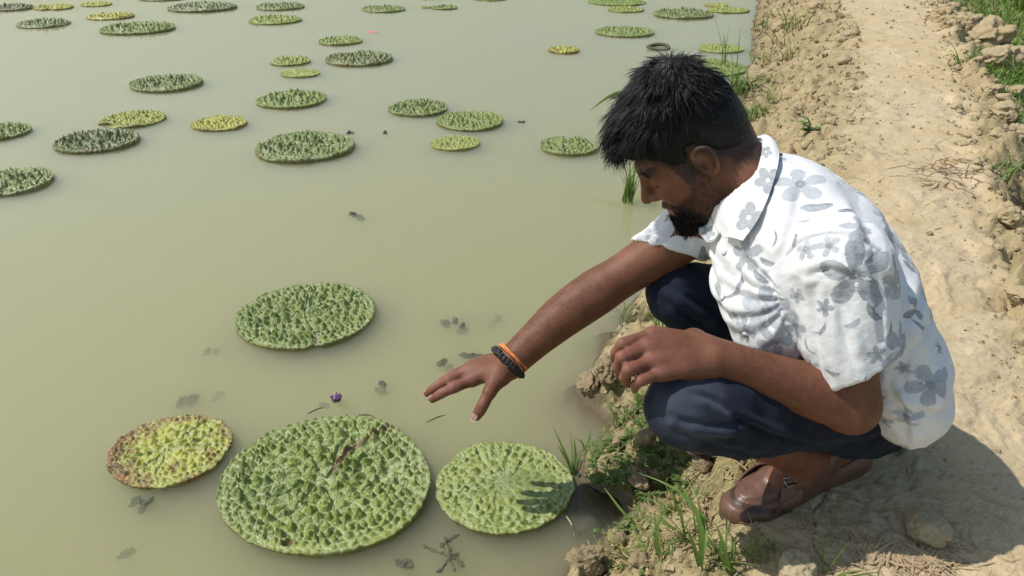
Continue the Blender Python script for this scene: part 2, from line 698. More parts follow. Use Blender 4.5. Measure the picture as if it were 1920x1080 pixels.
def mat_soil():
    m = Mat('dry_clay')
    co = m.coord()
    big = m.noise(2.6, 5, .6)
    mid = m.noise(13, 5, .6)
    fine = m.noise(75, 5, .65)
    grit = m.noise(380, 3, .6)
    path = m.mix(m.ramp(mid, [(.3, 0), (.72, 1)]), (.465, .362, .225), (.555, .452, .295))
    path = m.mix(m.ramp(big, [(.38, 0), (.62, 1)]), path, (.49, .38, .215))
    slope = m.mix(m.ramp(mid, [(.3, 0), (.7, 1)]), (.275, .212, .112), (.405, .325, .18))
    slope = m.mix(m.ramp(m.noise(5, 3), [(.55, 0), (.7, 1)]), slope, (.36, .265, .14))
    c = m.mix(m.attr('rough_ground'), path, slope)
    c = m.mix(m.math('MULTIPLY', m.ramp(fine, [(.30, 1), (.46, 0)]), .42), c, (.16, .105, .058))
    c = m.mix(m.math('MULTIPLY', m.ramp(fine, [(.60, 0), (.80, 1)]), .35), c, (.60, .48, .33))
    c = m.mix(m.math('MULTIPLY', m.ramp(grit, [(.62, 0), (.70, 1)]), .35), c, (.13, .085, .05))
    c = m.mix(m.attr('moss'), c, m.mix(m.ramp(fine, [(.4, 0), (.6, 1)]), (.17, .145, .065), (.27, .235, .105)))
    c = m.mix(m.attr('crack'), c, (.07, .045, .028))
    c = m.mix(m.attr('wet'), c, (.105, .078, .042))
    m.set(Base_Color=c, Specular_IOR_Level=.25, Roughness=m.math('SUBTRACT', .92, m.math('MULTIPLY', m.attr('wet'), .45)))
    h = m.math('ADD', m.math('MULTIPLY', fine, 1.0), m.math('ADD', m.math('MULTIPLY', mid, 1.6), m.math('MULTIPLY', grit, .35)))
    m.val(m.b.inputs['Normal'], m.bump(h, .010, .5))
    return m.m


M_SOIL = mat_soil()


def soil_attrs(X, Y, Z):
    s, e = ground_masks(X, Y)
    wide = np.interp(Y, [0, 1.0, 1.6, 2.6, 6, 60], [.26, .30, .36, .55, .75, .75])
    nz = noise2(X * 7, Y * 7)
    rough = np.maximum(smooth(wide * 1.15, wide * .75, s + .06 * nz), smooth(-.16, -.02, e + .05 * nz))
    wet = smooth(.042, .010, Z + .012 * noise2(X * 30, Y * 30))
    wx, wy = X + .05 * noise2(X * 9, Y * 9), Y + .05 * noise2(X * 9 + 9, Y * 9)
    F1, F2, _ = voronoi2(wx * 5.5, wy * 5.5, 3)
    ck = smooth(.017, .004, F2 - F1) * smooth(.05, .3, noise2(X * 2.2 + 20, Y * 2.2) + .12) * (1 - rough) * smooth(4.5, 2.2, Y) * .8
    moss = smooth(-.25, .35, fbm2(X * 8 + 3, Y * 8, 3) + .15) * smooth(.42, .22, s) * smooth(.0, .04, s) * smooth(1.7, 1.3, Y) * .85
    grass = smooth(.12, .3, e) * .8
    return {'rough_ground': rough, 'wet': wet, 'crack': ck, 'moss': np.maximum(moss, grass)}


_t = np.concatenate([np.linspace(-.5, -.10, 22)[:-1], np.linspace(-.10, .86, 250)[:-1], np.linspace(.86, 3.2, 60)])
_y = np.concatenate([np.linspace(.45, .80, 30)[:-1], .80 * (9.5 / .80) ** np.linspace(0, 1, 640), 9.5 * (90 / 9.5) ** np.linspace(0, 1, 40)[1:]])
grid_sheet('earth_bank', _t, _y, M_SOIL, ground_z, soil_attrs)


_TT, _YY = np.meshgrid(_t, _y)
_co = np.empty(len(bpy.data.objects['earth_bank'].data.vertices) * 3, np.float32)
bpy.data.objects['earth_bank'].data.vertices.foreach_get('co', _co)
_ZZ = _co.reshape(-1, 3)[:, 2].reshape(_TT.shape)


def gz(x, y):
    """height of the built ground at a point"""
    t = (x - shore_x(y)) / max(y, .9)
    i = min(max(int(np.searchsorted(_t, t)) - 1, 0), len(_t) - 2)
    j = min(max(int(np.searchsorted(_y, y)) - 1, 0), len(_y) - 2)
    a = min(max((t - _t[i]) / (_t[i + 1] - _t[i]), 0), 1)
    b = min(max((y - _y[j]) / (_y[j + 1] - _y[j]), 0), 1)
    return float((_ZZ[j, i] * (1 - a) + _ZZ[j, i + 1] * a) * (1 - b) + (_ZZ[j + 1, i] * (1 - a) + _ZZ[j + 1, i + 1] * a) * b)


# pond bed far out under the water
bed = mesh_obj('pond_bed', [(-90, -8, -.72), (90, -8, -.72), (90, 140, -.72), (-90, 140, -.72)], [(0, 1, 2, 3)], simple('pond_mud', (.13, .10, .05)))
tag(bed, kind='structure')


def mat_water():
    m = Mat('pond_water')
    m.t.nodes.remove(m.b)
    lw = m.node('ShaderNodeFresnel')
    lw.inputs[0].default_value = 1.4
    tr = m.node('ShaderNodeBsdfTransparent')
    gl = m.node('ShaderNodeBsdfGlossy')
    gl.inputs['Roughness'].default_value = .05
    rip = m.math('ADD', m.noise(5, 3, vec=m.coord((1, .55, 1))), m.math('MULTIPLY', m.noise(28, 3), .12))
    nb = m.bump(rip, .006, .3)
    m.link(nb, gl.inputs['Normal'])
    m.link(nb, lw.inputs['Normal'])
    mx = m.node('ShaderNodeMixShader')
    m.link(lw.outputs[0], mx.inputs[0])
    m.link(tr.outputs[0], mx.inputs[1])
    m.link(gl.outputs[0], mx.inputs[2])
    m.link(mx.outputs[0], m.out.inputs['Surface'])
    v = m.node('ShaderNodeVolumePrincipled')
    v.inputs['Density'].default_value = 26
    v.inputs['Color'].default_value = (.885, .883, .735, 1)
    v.inputs['Anisotropy'].default_value = .5
    m.link(v.outputs[0], m.out.inputs['Volume'])
    return m.m


_w = [(-80, -6), (60, -6), (60, 130), (-80, 130)]
water = mesh_obj('water', [(x, y, z) for z in (-.70, 0.0) for x, y in _w], [(3, 2, 1, 0), (4, 5, 6, 7), (0, 1, 5, 4), (1, 2, 6, 5), (2, 3, 7, 6), (3, 0, 4, 7)], mat_water(), smooth_shade=False)
tag(water, kind='structure')
# ================================================================== prickly lily pads
def mat_pad():
    m = Mat('lily_leaf')
    hue, brown, wet = m.attr('tint'), m.attr('brown'), m.attr('algae')
    n1, n2, n3 = m.noise(9, 4), m.noise(70, 4), m.noise(260, 3)
    oi = m.node('ShaderNodeAttribute', attribute_name='tint')
    green = m.mix(m.ramp(n1, [(.3, 0), (.7, 1)]), (.115, .160, .022), (.195, .238, .046))
    yel = m.mix(m.ramp(n1, [(.3, 0), (.7, 1)]), (.33, .33, .035), (.47, .43, .06))
    dark = m.mix(m.ramp(n1, [(.3, 0), (.7, 1)]), (.070, .082, .030), (.13, .14, .055))
    c = m.mix(m.ramp(hue, [(.5, 0), (1, 1)]), green, yel)
    c = m.mix(m.ramp(hue, [(0, 1), (.5, 0)]), c, dark)
    c = m.mix(m.math('MULTIPLY', m.attr('vein'), .6), c, (.35, .40, .20))
    c = m.mix(m.math('MULTIPLY', m.ramp(n2, [(.55, 0), (.75, 1)]), .3), c, (.33, .40, .17))
    c = m.mix(m.math('MULTIPLY', m.ramp(n2, [(.30, 1), (.44, 0)]), .5), c, (.045, .075, .012))
    c = m.mix(m.math('MULTIPLY', m.ramp(n3, [(.62, 0), (.72, 1)]), .18), c, (.40, .45, .25))
    c = m.mix(m.math('MULTIPLY', m.attr('pale'), .7), c, (.36, .40, .22))
    c = m.mix(m.attr('red'), c, (.17, .075, .05))
    c = m.mix(m.math('MULTIPLY', brown, m.ramp(m.noise(38, 4), [(.25, .2), (.5, 1)])), c, m.mix(m.ramp(n2, [(.4, 0), (.6, 1)]), (.085, .048, .022), (.28, .15, .05)))
    c = m.mix(m.math('MULTIPLY', wet, .75), c, (.05, .065, .018))
    m.set(Base_Color=c, Roughness=m.ramp(n2, [(.3, .32), (.7, .48)]), Specular_IOR_Level=.45)
    m.val(m.b.inputs['Normal'], m.bump(m.math('ADD', n3, m.math('MULTIPLY', n2, 2)), .0025, .6))
    return m.m


M_PAD = mat_pad()


def lily_pad(px, py, w, label, tint=.5, cell=.019, amp=.010, res=1.0, brown=0.0, notch=None, pale=0.0, squash=1.0, ang=0.0, rag=.02, rim=.010, tilt=0.0, seed=1, extra=None, oval=1.0):
    """a round crumpled leaf floating at the spot seen at photo pixel (px,py), w pixels wide"""
    c = G(px, py, .004)
    Dp = proj(c[None])[2][0]
    Rr = w * Dp / FPX / 2
    rng = np.random.RandomState(seed * 13 + 5)
    nr = int(np.clip(Rr / (.0016 / res) if res >= 1 else 46 * res + 14, 14, 150))
    na = int(np.clip(nr * 3.1, 60, 460))
    r = np.linspace(0, 1, nr + 1)[1:] ** .92
    a = np.linspace(0, 2 * math.pi, na, endpoint=False)
    A, Q = np.meshgrid(a, r)
    out = 1 + oval * .035 * np.sin(A * 2 + rng.uniform(6)) + oval * .018 * np.sin(A * 3 + rng.uniform(6)) + rag * noise2(np.cos(A) * 5 + seed, np.sin(A) * 5) + rag * .6 * noise2(np.cos(A) * 19 + seed, np.sin(A) * 19)
    if notch is not None:
        for na_, nd, nw in notch:
            da = np.abs((A - na_ + math.pi) % (2 * math.pi) - math.pi)
            out = out - nd * smooth(nw, nw * .3, da)
    x, y = Q * np.cos(A) * out, Q * np.sin(A) * out
    x, y = x / np.abs(x).max() * Rr, y / np.abs(y).max() * Rr * squash
    # veined crumpled blade: one sharp swelling per mesh of the vein net
    pts = []
    rk, k = .35 * cell / Rr, 0
    n0, t0 = rng.randint(7, 10), rng.uniform(6.28)
    while rk < 1.02:
        step = cell / Rr * (1.10 - .52 * smooth(.35, 1.0, rk))
        ideal = max(2 * math.pi * rk / (step * 1.02), 4)
        cnt = int(n0 * 2 ** max(0, round(math.log2(ideal / n0))))      # the ribs fork outwards
        for j in range(cnt):
            t = t0 + 2 * math.pi * (j + .5 + rng.uniform(-.2, .2)) / cnt + .12 * math.sin(5 * rk + j * 6.28 / cnt)
            q = rk + rng.uniform(-.34, .34) * step
            pts.append((math.cos(t) * q * Rr, math.sin(t) * q * Rr))
        rk += step
    pts = np.array(pts)
    xw = x + cell * .16 * noise2(x / cell * 1.3 + 7, y / cell * 1.3)
    yw = y + cell * .16 * noise2(x / cell * 1.3, y / cell * 1.3 + 31)
    fx, fy = xw.ravel(), yw.ravel()
    f1 = np.full(fx.shape, 9e9)
    f2 = f1.copy()
    idn = np.zeros(fx.shape, int)
    for s0 in range(0, len(fx), 6000):
        sl_ = slice(s0, s0 + 6000)
        d = (fx[sl_, None] - pts[None, :, 0]) ** 2 + (fy[sl_, None] - pts[None, :, 1]) ** 2
        i1 = d.argmin(1)
        ar = np.arange(len(i1))
        f1[sl_] = np.sqrt(d[ar, i1])
        d[ar, i1] = 9e9
        f2[sl_] = np.sqrt(d.min(1))
        idn[sl_] = i1
    f1, f2, idn = f1.reshape(x.shape), f2.reshape(x.shape), idn.reshape(x.shape)
    pk = (.25 + 1.0 * rng.uniform(0, 1, len(pts)) ** .8)[idn]
    peak = 1 - np.clip(2 * f1 / (f1 + f2 + 1e-9), 0, 1)
    edge = smooth(1.0, .80, Q)
    amp = amp * (1.3 if seed > 4 else 1)
    z = amp * pk * peak ** 1.0 * (.35 + .65 * edge) * smooth(.0, .10, Q)
    rg = 1 - np.abs(noise2(x / cell * 2.1 + 3 * noise2(x / cell * .6, y / cell * .6 + seed), y / cell * 2.1 + seed)) * 2.2
    z += amp * .17 * np.maximum(rg, 0) * (.35 + .65 * edge)
    if nr > 60:
        z += amp * .07 * np.maximum(1 - np.abs(noise2(x / cell * 5.5, y / cell * 5.5 + seed)) * 2.4, 0)
    # broad unevenness, lifted edge
    z += .010 * Rr / .2 * noise2(x / Rr * 1.5 + seed, y / Rr * 1.5) * .6 + rim * .25 * smooth(.88, 1.0, Q) - .006 * smooth(.0, .5, 1 - Q) * 0
    # main veins
    veins = np.sort(rng.uniform(0, 2 * math.pi, 11))
    dv = np.full(x.shape, 9.0)
    for v in veins:
        bend = v + .25 * noise2(Q * 2.2 + seed + v * 3, Q * 0)
        dv = np.minimum(dv, np.abs((A - bend + math.pi) % (2 * math.pi) - math.pi) * Q * Rr)
    mv = smooth(.0045, .0015, dv)
    z = z - amp * .35 * mv * edge * smooth(.08, .3, Q)
    V = np.stack([x.ravel(), y.ravel(), z.ravel()], 1)
    vein = np.maximum(np.maximum(smooth(.20, .06, (f2 - f1) / cell), mv * .9), .35 * smooth(.7, .98, rg))
    br = brown * smooth(-.1, .5, fbm2(x / Rr * 3 + seed * 3, y / Rr * 3, 3) + 1.5 * (Q - .78) * (1 + .6 * noise2(np.cos(A) * 2 + seed, np.sin(A) * 2)))
    at = {'tint': np.full(x.shape, tint) + .06 * noise2(x / Rr * 2, y / Rr * 2 + seed), 'vein': vein, 'brown': br + .25 * smooth(.965, 1, Q),
          'pale': pale * smooth(.1, .6, fbm2(x / Rr * 3 + 9, y / Rr * 3 + seed, 3) + .2), 'red': np.zeros(x.shape), 'algae': np.zeros(x.shape)}
    if extra:
        extra(locals())
        V = np.stack([x.ravel(), y.ravel(), z.ravel()], 1)
    # skirt under the rim and a centre vertex
    nv = len(V)
    lastr = V[-na:]
    sk = lastr * (1, 1, 0) + (0, 0, -.004)
    sk2 = lastr * (.9, .9, 0) + (0, 0, -.010)
    V = np.concatenate([V, sk, sk2, [[0, 0, float(z[0].mean())]]])
    i = np.arange(nv).reshape(nr, na)
    j = np.roll(i, -1, 1)
    F = np.stack([i[:-1], i[1:], j[1:], j[:-1]], -1).reshape(-1, 4)
    i0 = np.arange(na)
    j0 = (i0 + 1) % na
    F1 = np.stack([nv - na + i0, nv + i0, nv + j0, nv - na + j0], -1)
    F2 = np.stack([nv + i0, nv + na + i0, nv + na + j0, nv + j0], -1)
    cen = np.stack([j0, np.full(na, len(V) - 1), np.full(na, len(V) - 1), i0], -1)
    Fl = [tuple(f) for f in np.concatenate([F, F1, F2])] if False else np.concatenate([F, F1, F2])
    attrs = {}
    for k, v in at.items():
        v = np.clip(np.ravel(v), 0, 1.2)
        attrs[k] = np.concatenate([v, v[-na:], v[-na:], [v[0]]])
    me_F = np.concatenate([np.concatenate([Fl[:, :3], Fl[:, [0, 2, 3]]]), np.stack([i0, j0, np.full(na, len(V) - 1)], -1)])
    o = mesh_obj('lily_pad', V, me_F, M_PAD, attrs=attrs)
    o.location = c
    o.rotation_euler = (0, 0, ang)
    if tilt:
        o.rotation_euler = (tilt, 0, ang)
    tag(o, label, 'lily pad', 'prickly lily pads floating on the pond')
    return o


def near_big(L):
    # reddish split along one main vein towards the far rim, and a small tear by the near rim
    x, y, z, Q, A, at, Rr = L['x'], L['y'], L['z'], L['Q'], L['A'], L['at'], L['Rr']
    va = 1.12
    d = np.abs((A - va - .10 * np.sin(Q * 5) + math.pi) % (2 * math.pi) - math.pi) * Q * Rr
    at['red'][:] = smooth(.010, .003, d) * smooth(.05, .12, Q) * .85
    z -= .007 * smooth(.007, .001, d)
    h = np.hypot(x + .035, y + .185 * Rr / .23)
    at['brown'][:] = np.maximum(at['brown'], smooth(.012, .007, h) * 1.1)
    z -= .012 * smooth(.011, .007, h)
    at['pale'][:] = np.maximum(at['pale'], .75 * smooth(.10, .02, np.hypot(x - .17 * Rr / .23, y - .03)) * smooth(-.3, .3, L['fbm2'](x * 60, y * 60, 2) if 'fbm2' in L else fbm2(x * 60, y * 60, 2)))
    at['tint'] += .10 * smooth(-.2, -.9, y / Rr)


def near_right(L):
    x, y, z, at, Rr = L['x'], L['y'], L['z'], L['at'], L['Rr']
    d = np.hypot((x - .035) / 1.5, y + .012)
    flat = smooth(.075, .03, d + .012 * noise2(x * 40, y * 40))
    z -= flat * (z - .002) * .72
    at['algae'][:] = flat * .35
    at['pale'][:] = np.maximum(at['pale'], .6 * smooth(.05, .02, np.hypot(x - .155, y - .0)))


def near_left(L):
    at, Q, A = L['at'], L['Q'], L['A']
    at['brown'][:] = np.maximum(at['brown'], smooth(.55, .95, Q + .12 * noise2(np.cos(A) * 6, np.sin(A) * 6)) * smooth(1.5, .7, np.abs((A - 3.5 + math.pi) % (2 * math.pi) - math.pi)))


def near_lone(L):
    # a pale pinkish midline from the middle to the near rim, ending in a small dent
    z, Q, A, at, Rr = L['z'], L['Q'], L['A'], L['at'], L['Rr']
    for va, wd, amt in ((-1.25, .006, .9), (1.9, .004, .5), (2.6, .004, .5), (.5, .004, .45), (-2.3, .004, .45), (-.4, .004, .4)):
        d = np.abs((A - va - .10 * np.sin(Q * 4 + va) + math.pi) % (2 * math.pi) - math.pi) * Q * Rr
        k = smooth(wd, wd * .3, d)
        at['pale'][:] = np.maximum(at['pale'], k * amt)
        at['red'][:] = np.maximum(at['red'], .35 * k * (va == -1.25))
        z -= .006 * k


PADS = [
    dict(px=612, py=898, w=396, label='largest green pad with a reddish split vein, under the outstretched hand', tint=.50, cell=.0255, amp=.0205, res=1.0, pale=.12, seed=1, squash=.97, extra=near_big, rag=.012, ang=.0, rim=.004),
    dict(px=945, py=908, w=266, label='green pad with a flat algae-stained middle beside the plants at the shore', tint=.56, cell=.021, amp=.0115, res=1.0, pale=.2, seed=2, squash=.95, extra=near_right, rim=.003, notch=[(2.5, .05, .25)]),
    dict(px=320, py=842, w=224, label='yellowing pad with brown rim beside the largest green pad', tint=.86, cell=.020, amp=.011, res=1.0, brown=.75, squash=.95, seed=3, extra=near_left, rag=.03, rim=.004),
    dict(px=574, py=589, w=256, label='clean green pad with a thin pale midline, alone beyond the hand', tint=.45, cell=.025, amp=.0195, res=1.0, pale=.15, seed=4, squash=.97, oval=.2, rag=.012, extra=near_lone, notch=[(-1.25, .06, .12)], rim=.006),
    dict(px=572, py=276, w=182, label='wide olive pad, first one straight beyond the lone green pad', tint=.28, cell=.034, amp=.024, seed=5, rim=.03, pale=.3),
    dict(px=183, py=265, w=150, label='dark blackish pad just below the notched yellow-green pad', tint=.06, cell=.035, amp=.026, seed=6, rim=.03, pale=.25, brown=.2),
    dict(px=248, py=224, w=118, label='yellow-green pad with a brown bite in its near edge', tint=.78, cell=.03, amp=.018, seed=7, brown=.35, notch=[(4.1, .32, .35)], rag=.05),
    dict(px=411, py=231, w=105, label='bright yellow pad with a brown upper edge, between green pads', tint=.93, cell=.026, amp=.015, seed=8, brown=.5, rag=.04),
    dict(px=-8, py=248, w=120, label='green pad cut by the frame edge beside the dark blackish pad', tint=.38, cell=.03, amp=.02, seed=9, rim=.02),
    dict(px=22, py=341, w=148, label='pale crumpled pad at the frame edge below the dark blackish pad', tint=.36, cell=.031, amp=.022, seed=10, rim=.02, pale=.7),
    dict(px=312, py=157, w=134, label='dark green pad alone with broad ribs, above the yellow pads', tint=.22, cell=.036, amp=.027, seed=11, rim=.03),
    dict(px=547, py=187, w=130, label='fresh green pad below the small pair of pale pads', tint=.46, cell=.036, amp=.025, seed=12, rim=.02),
    dict(px=543, py=115, w=78, label='small yellow-green pad with a ragged side, beside the olive brown pad', tint=.68, cell=.034, amp=.02, seed=13, notch=[(3.1, .25, .5)], rag=.06),
    dict(px=563, py=137, w=73, label='small smooth pale lime pad touching the ragged pad', tint=.72, cell=.05, amp=.010, seed=14),
    dict(px=674, py=111, w=126, label='olive brown pad beyond the ragged small pad', tint=.14, cell=.042, amp=.03, seed=15, rim=.03, brown=.2, pale=.3),
    dict(px=638, py=77, w=82, label='small green pad with a brown scrap on its far rim', tint=.56, cell=.04, amp=.024, seed=16),
    dict(px=784, py=203, w=112, label='green pad touching the brighter pad at its corner', tint=.36, cell=.034, amp=.022, seed=17, rim=.02),
    dict(px=881, py=227, w=128, label='bright green pad touching the pad behind it', tint=.50, cell=.03, amp=.018, seed=18, rim=.02),
    dict(px=854, py=268, w=92, label='small yellow-olive pad in front of the touching pair', tint=.70, cell=.02, amp=.010, seed=19, pale=.3),
    dict(px=1066, py=274, w=110, label='green folded pad beside the man\'s forehead', tint=.42, cell=.03, amp=.017, seed=20, rim=.03, notch=[(1.5, .28, .3)]),
    dict(px=516, py=38, w=98, label='light green pad just below the dark green one', tint=.60, cell=.045, amp=.028, seed=21),
    dict(px=526, py=13, w=88, label='dark green far pad just above a light green pad', tint=.26, cell=.045, amp=.03, seed=22, rim=.02),
    dict(px=380, py=14, w=126, label='broad grey-brown far pad, widest at the top of the pond', tint=.08, cell=.05, amp=.034, seed=23, rim=.035, pale=.6, brown=.15),
    dict(px=259, py=54, w=134, label='big green far pad below the small orange-yellow pad', tint=.40, cell=.048, amp=.034, seed=24, rim=.03),
    dict(px=81, py=45, w=95, label='far pad half dark half pale, below the speckled yellow pad', tint=.20, cell=.045, amp=.034, seed=25, pale=.6),
    dict(px=208, py=31, w=82, label='orange-yellow far pad with brown ends', tint=1.0, cell=.04, amp=.024, seed=26, brown=.7, rag=.05),
    dict(px=101, py=14, w=70, label='speckled yellow far pad with a dark notch', tint=.90, cell=.04, amp=.022, seed=27, brown=.4, notch=[(4.9, .3, .3)]),
    dict(px=181, py=8, w=56, label='smallest yellow far pad', tint=.97, cell=.04, amp=.02, seed=28, brown=.4),
    dict(px=20, py=15, w=80, label='brown far pad cut by the frame edge', tint=.05, cell=.045, amp=.03, seed=29, brown=.4, pale=.4),
    dict(px=720, py=17, w=82, label='flat green far pad beyond the pink petal', tint=.42, cell=.045, amp=.024, seed=30),
    dict(px=833, py=14, w=50, label='tiny green far pad with a paler one stuck to it', tint=.42, cell=.05, amp=.02, seed=31),
    dict(px=799, py=13, w=22, label='tiny pale scrap of pad stuck to a small green pad', tint=.7, cell=.05, amp=.012, seed=32),
    dict(px=1057, py=94, w=60, label='small reddish-yellow pad alone in open water', tint=.92, cell=.036, amp=.024, seed=33, brown=.75, rag=.07),
    dict(px=1171, py=60, w=110, label='even green far pad near the curled stalk', tint=.47, cell=.042, amp=.024, seed=34, rim=.02),
    dict(px=1280, py=27, w=112, label='dark ribbed far pad nearest the bank', tint=.20, cell=.05, amp=.034, seed=35, rim=.03),
    dict(px=1366, py=19, w=76, label='yellowish green far pad at the foot of the bank', tint=.66, cell=.05, amp=.018, seed=36, rag=.05),
    dict(px=1343, py=10, w=44, label='small brownish pad overlapping the yellowish one at the bank', tint=.72, cell=.05, amp=.018, seed=37, brown=.4),
    dict(px=1351, py=91, w=84, label='pale olive pad close to the bank beyond the man\'s hair', tint=.64, cell=.03, amp=.014, seed=38, pale=.3),
    dict(px=1325, py=126, w=150, label='broad green pad half hidden behind the man\'s hair', tint=.52, cell=.034, amp=.018, seed=39),
    dict(px=1156, py=3, w=110, label='green far pad at the top edge of the view', tint=.52, cell=.05, amp=.02, seed=40),
    dict(px=1173, py=18, w=68, label='light green far pad touching the one beyond it', tint=.62, cell=.05, amp=.02, seed=41),
    dict(px=918, py=-3, w=66, label='yellow-green sliver of pad at the top of the open water', tint=.7, cell=.05, amp=.02, seed=42),
    dict(px=308, py=-4, w=90, label='green sliver of pad above the broad grey-brown one', tint=.45, cell=.05, amp=.02, seed=43),
    dict(px=810, py=-6, w=60, label='green sliver of pad above the tiny pair', tint=.4, cell=.05, amp=.02, seed=44),
]
for d in PADS:
    if d['seed'] > 4:
        Dd = proj(G(d['px'], d['py'], 0)[None])[2][0]
        d.setdefault('res', .55 if Dd > 4.5 else .9)
    lily_pad(**d)
# ================================================================== the crouching man
def mat_skin():
    m = Mat('skin')
    n1 = m.noise(28, 4)
    n2 = m.noise(160, 3)
    base = m.ramp(n1, [(.35, (.132, .051, .027)), (.7, (.188, .077, .042))])
    base = m.mix(m.math('MULTIPLY', m.ramp(n2, [(.55, 0), (.8, 1)]), .25), base, (.12, .05, .032))
    base = m.mix(m.attr('warm'), base, (.25, .10, .075))
    base = m.mix(m.attr('beard'), base, (.035, .022, .018))
    m.set(Base_Color=base, Roughness=.56, Specular_IOR_Level=.3, Subsurface_Weight=.08, Subsurface_Scale=.01)
    m.b.inputs['Subsurface Radius'].default_value = (1, .35, .2)
    m.val(m.b.inputs['Normal'], m.bump(m.math('ADD', m.voro(420), m.math('ADD', m.math('MULTIPLY', m.noise(90, 4), 2.0), m.math('MULTIPLY', m.noise(34, 3, vec=m.coord((1, .5, .5))), 2.0))), .0011, .3))
    return m.m


def mat_shirt():
    m = Mat('shirt_cotton')
    pd, pt, seam = m.attr('print_edge'), m.attr('print_tone'), m.attr('seam')
    fac = m.ramp(m.math('ADD', m.math('MULTIPLY', pd, 200), .5), [(.35, 0), (.65, 1)])
    streak = m.noise(60, 3, vec=m.coord((1, 1, 5)))
    thread = m.noise(900, 2, vec=m.coord((.15, 1, 1)))
    g = m.mix(pt, (.40, .42, .45), (.13, .143, .163))
    g = m.mix(m.math('MULTIPLY', m.ramp(streak, [(.35, 0), (.7, 1)]), .5), g, (.5, .52, .55))
    g = m.mix(m.math('MULTIPLY', m.ramp(thread, [(.55, 0), (.62, 1)]), .35), g, (.62, .63, .66))
    white = m.mix(m.noise(14, 3), (.66, .66, .68), (.72, .72, .72))
    c = m.mix(fac, white, g)
    c = m.mix(m.math('MULTIPLY', seam, .45), c, (.3, .31, .34))
    m.set(Base_Color=c, Roughness=.75, Specular_IOR_Level=.2, Sheen_Weight=.15)
    m.val(m.b.inputs['Normal'], m.bump(m.math('ADD', m.noise(1100, 2, vec=m.coord((.2, 1, 1))), m.math('ADD', m.noise(1100, 2, vec=m.coord((1, 1, .2))), m.math('MULTIPLY', m.noise(70, 4), 6))), .0006, .5))
    return m.m


def mat_denim():
    m = Mat('navy_twill')
    c = m.mix(m.ramp(m.noise(30, 4), [(.35, 0), (.7, 1)]), (.007, .011, .023), (.013, .0195, .037))
    c = m.mix(m.math('MULTIPLY', m.attr('lit_knee'), .7), c, (.062, .072, .100))  # sunlight on the near knee, painted into the twill as a paler patch
    m.set(Base_Color=c, Roughness=.8, Specular_IOR_Level=.18, Sheen_Weight=.03)
    w = m.node('ShaderNodeTexWave', bands_direction='DIAGONAL')
    w.inputs['Scale'].default_value = 500
    m.link(m.coord(), w.inputs['Vector'])
    m.val(m.b.inputs['Normal'], m.bump(m.math('ADD', w.outputs['Fac'], m.math('MULTIPLY', m.noise(140, 4), 3)), .0005, .6))
    return m.m


def mat_leather(name='brown_leather', c0=(.085, .040, .025), c1=(.14, .072, .046)):
    m = Mat(name)
    c = m.mix(m.noise(22, 4), c0, c1)
    c = m.mix(m.math('MULTIPLY', m.attr('dusty'), .5), c, (.3, .22, .15))
    c = m.mix(m.attr('seam'), c, (.02, .01, .008))
    m.set(Base_Color=c, Roughness=m.ramp(m.noise(60, 3), [(.3, .3), (.7, .48)]), Specular_IOR_Level=.5)
    m.val(m.b.inputs['Normal'], m.bump(m.math('ADD', m.voro(330), m.math('MULTIPLY', m.noise(120, 4), 1.2)), .0006, .4))
    return m.m


M_SKIN, M_SHIRT, M_DENIM, M_LEATHER = mat_skin(), mat_shirt(), mat_denim(), mat_leather()
M_HAIR = simple('black_hair', (.005, .0046, .005), .5, c2=(.010, .009, .008), scale=90, spec=.22)
M_BEARD = simple('beard_hair', (.010, .008, .007), .5, c2=(.02, .014, .011), scale=90, spec=.3)
M_NAIL = simple('fingernail', (.27, .15, .11), .25, c2=(.36, .23, .18), scale=60)
M_BUTTON = simple('shirt_button', (.62, .62, .6), .3)
M_CORD = simple('black_cord', (.012, .012, .012), .7, c2=(.02, .02, .02), scale=300, bump=.001)
M_THREAD = simple('orange_thread', (.75, .17, .05), .7, c2=(.8, .33, .08), scale=200)
M_STEEL = simple('dark_steel', (.30, .27, .24), .28, 1.0)
M_SOLE = simple('shoe_sole', (.030, .017, .012), .6)

# ---- joints (metres), read off the photograph and the ground he squats on
hipL, kneeL, ankL = P(1612, 768, 1.36), P(1288, 757, 1.145), P(1505, 858, 1.36)
hipR, kneeR = np.array((.70, 1.33, .28)), P(1275, 545, 1.44)
ankR = np.array((.575, 1.265, .20))
GZ = .108                                             # level of the ground under the shoes
toeL, heelL = G(1354, 968, GZ + .02), G(1618, 866, GZ + .02)
toeR = np.array((.335, 1.205, GZ + .02))
heelR = toeR + (heelL - toeL) + np.array((0, .03, 0))
shL, elL, wrL = P(1556, 500, 1.135), P(1592, 757, 1.185), P(1338, 668, 1.135)
shR, elR, wrR = P(1322, 415, 1.40), P(1118, 548, 1.43), P(953, 684, 1.42)
pelvis = np.array((.69, 1.21, .30))
waist = P(1640, 690, 1.30)
chest = P(1575, 545, 1.28)
upper = P(1490, 435, 1.275)
nk0, nk1 = P(1425, 352, 1.275), P(1365, 308, 1.295)

# ---- head frame: f forward, l his left, t top
_th, _yw, _rl, HS = R(43), R(-6), R(-5), .945
hf = np.array((-math.cos(_th) * math.cos(_yw), -math.cos(_th) * math.sin(_yw), -math.sin(_th)))
hl = unit(np.cross((0, 0, 1.0), hf))
ht = np.cross(hf, hl)
hl, ht = hl * math.cos(_rl) + ht * math.sin(_rl), ht * math.cos(_rl) - hl * math.sin(_rl)
HM = np.stack([hf, hl, ht])
HC = P(1294, 277, 1.30)


def H(x, y, z):
    return HC + HS * (x * hf + y * hl + z * ht)


def to_head(V):
    return (np.asarray(V) - HC) @ HM.T / HS


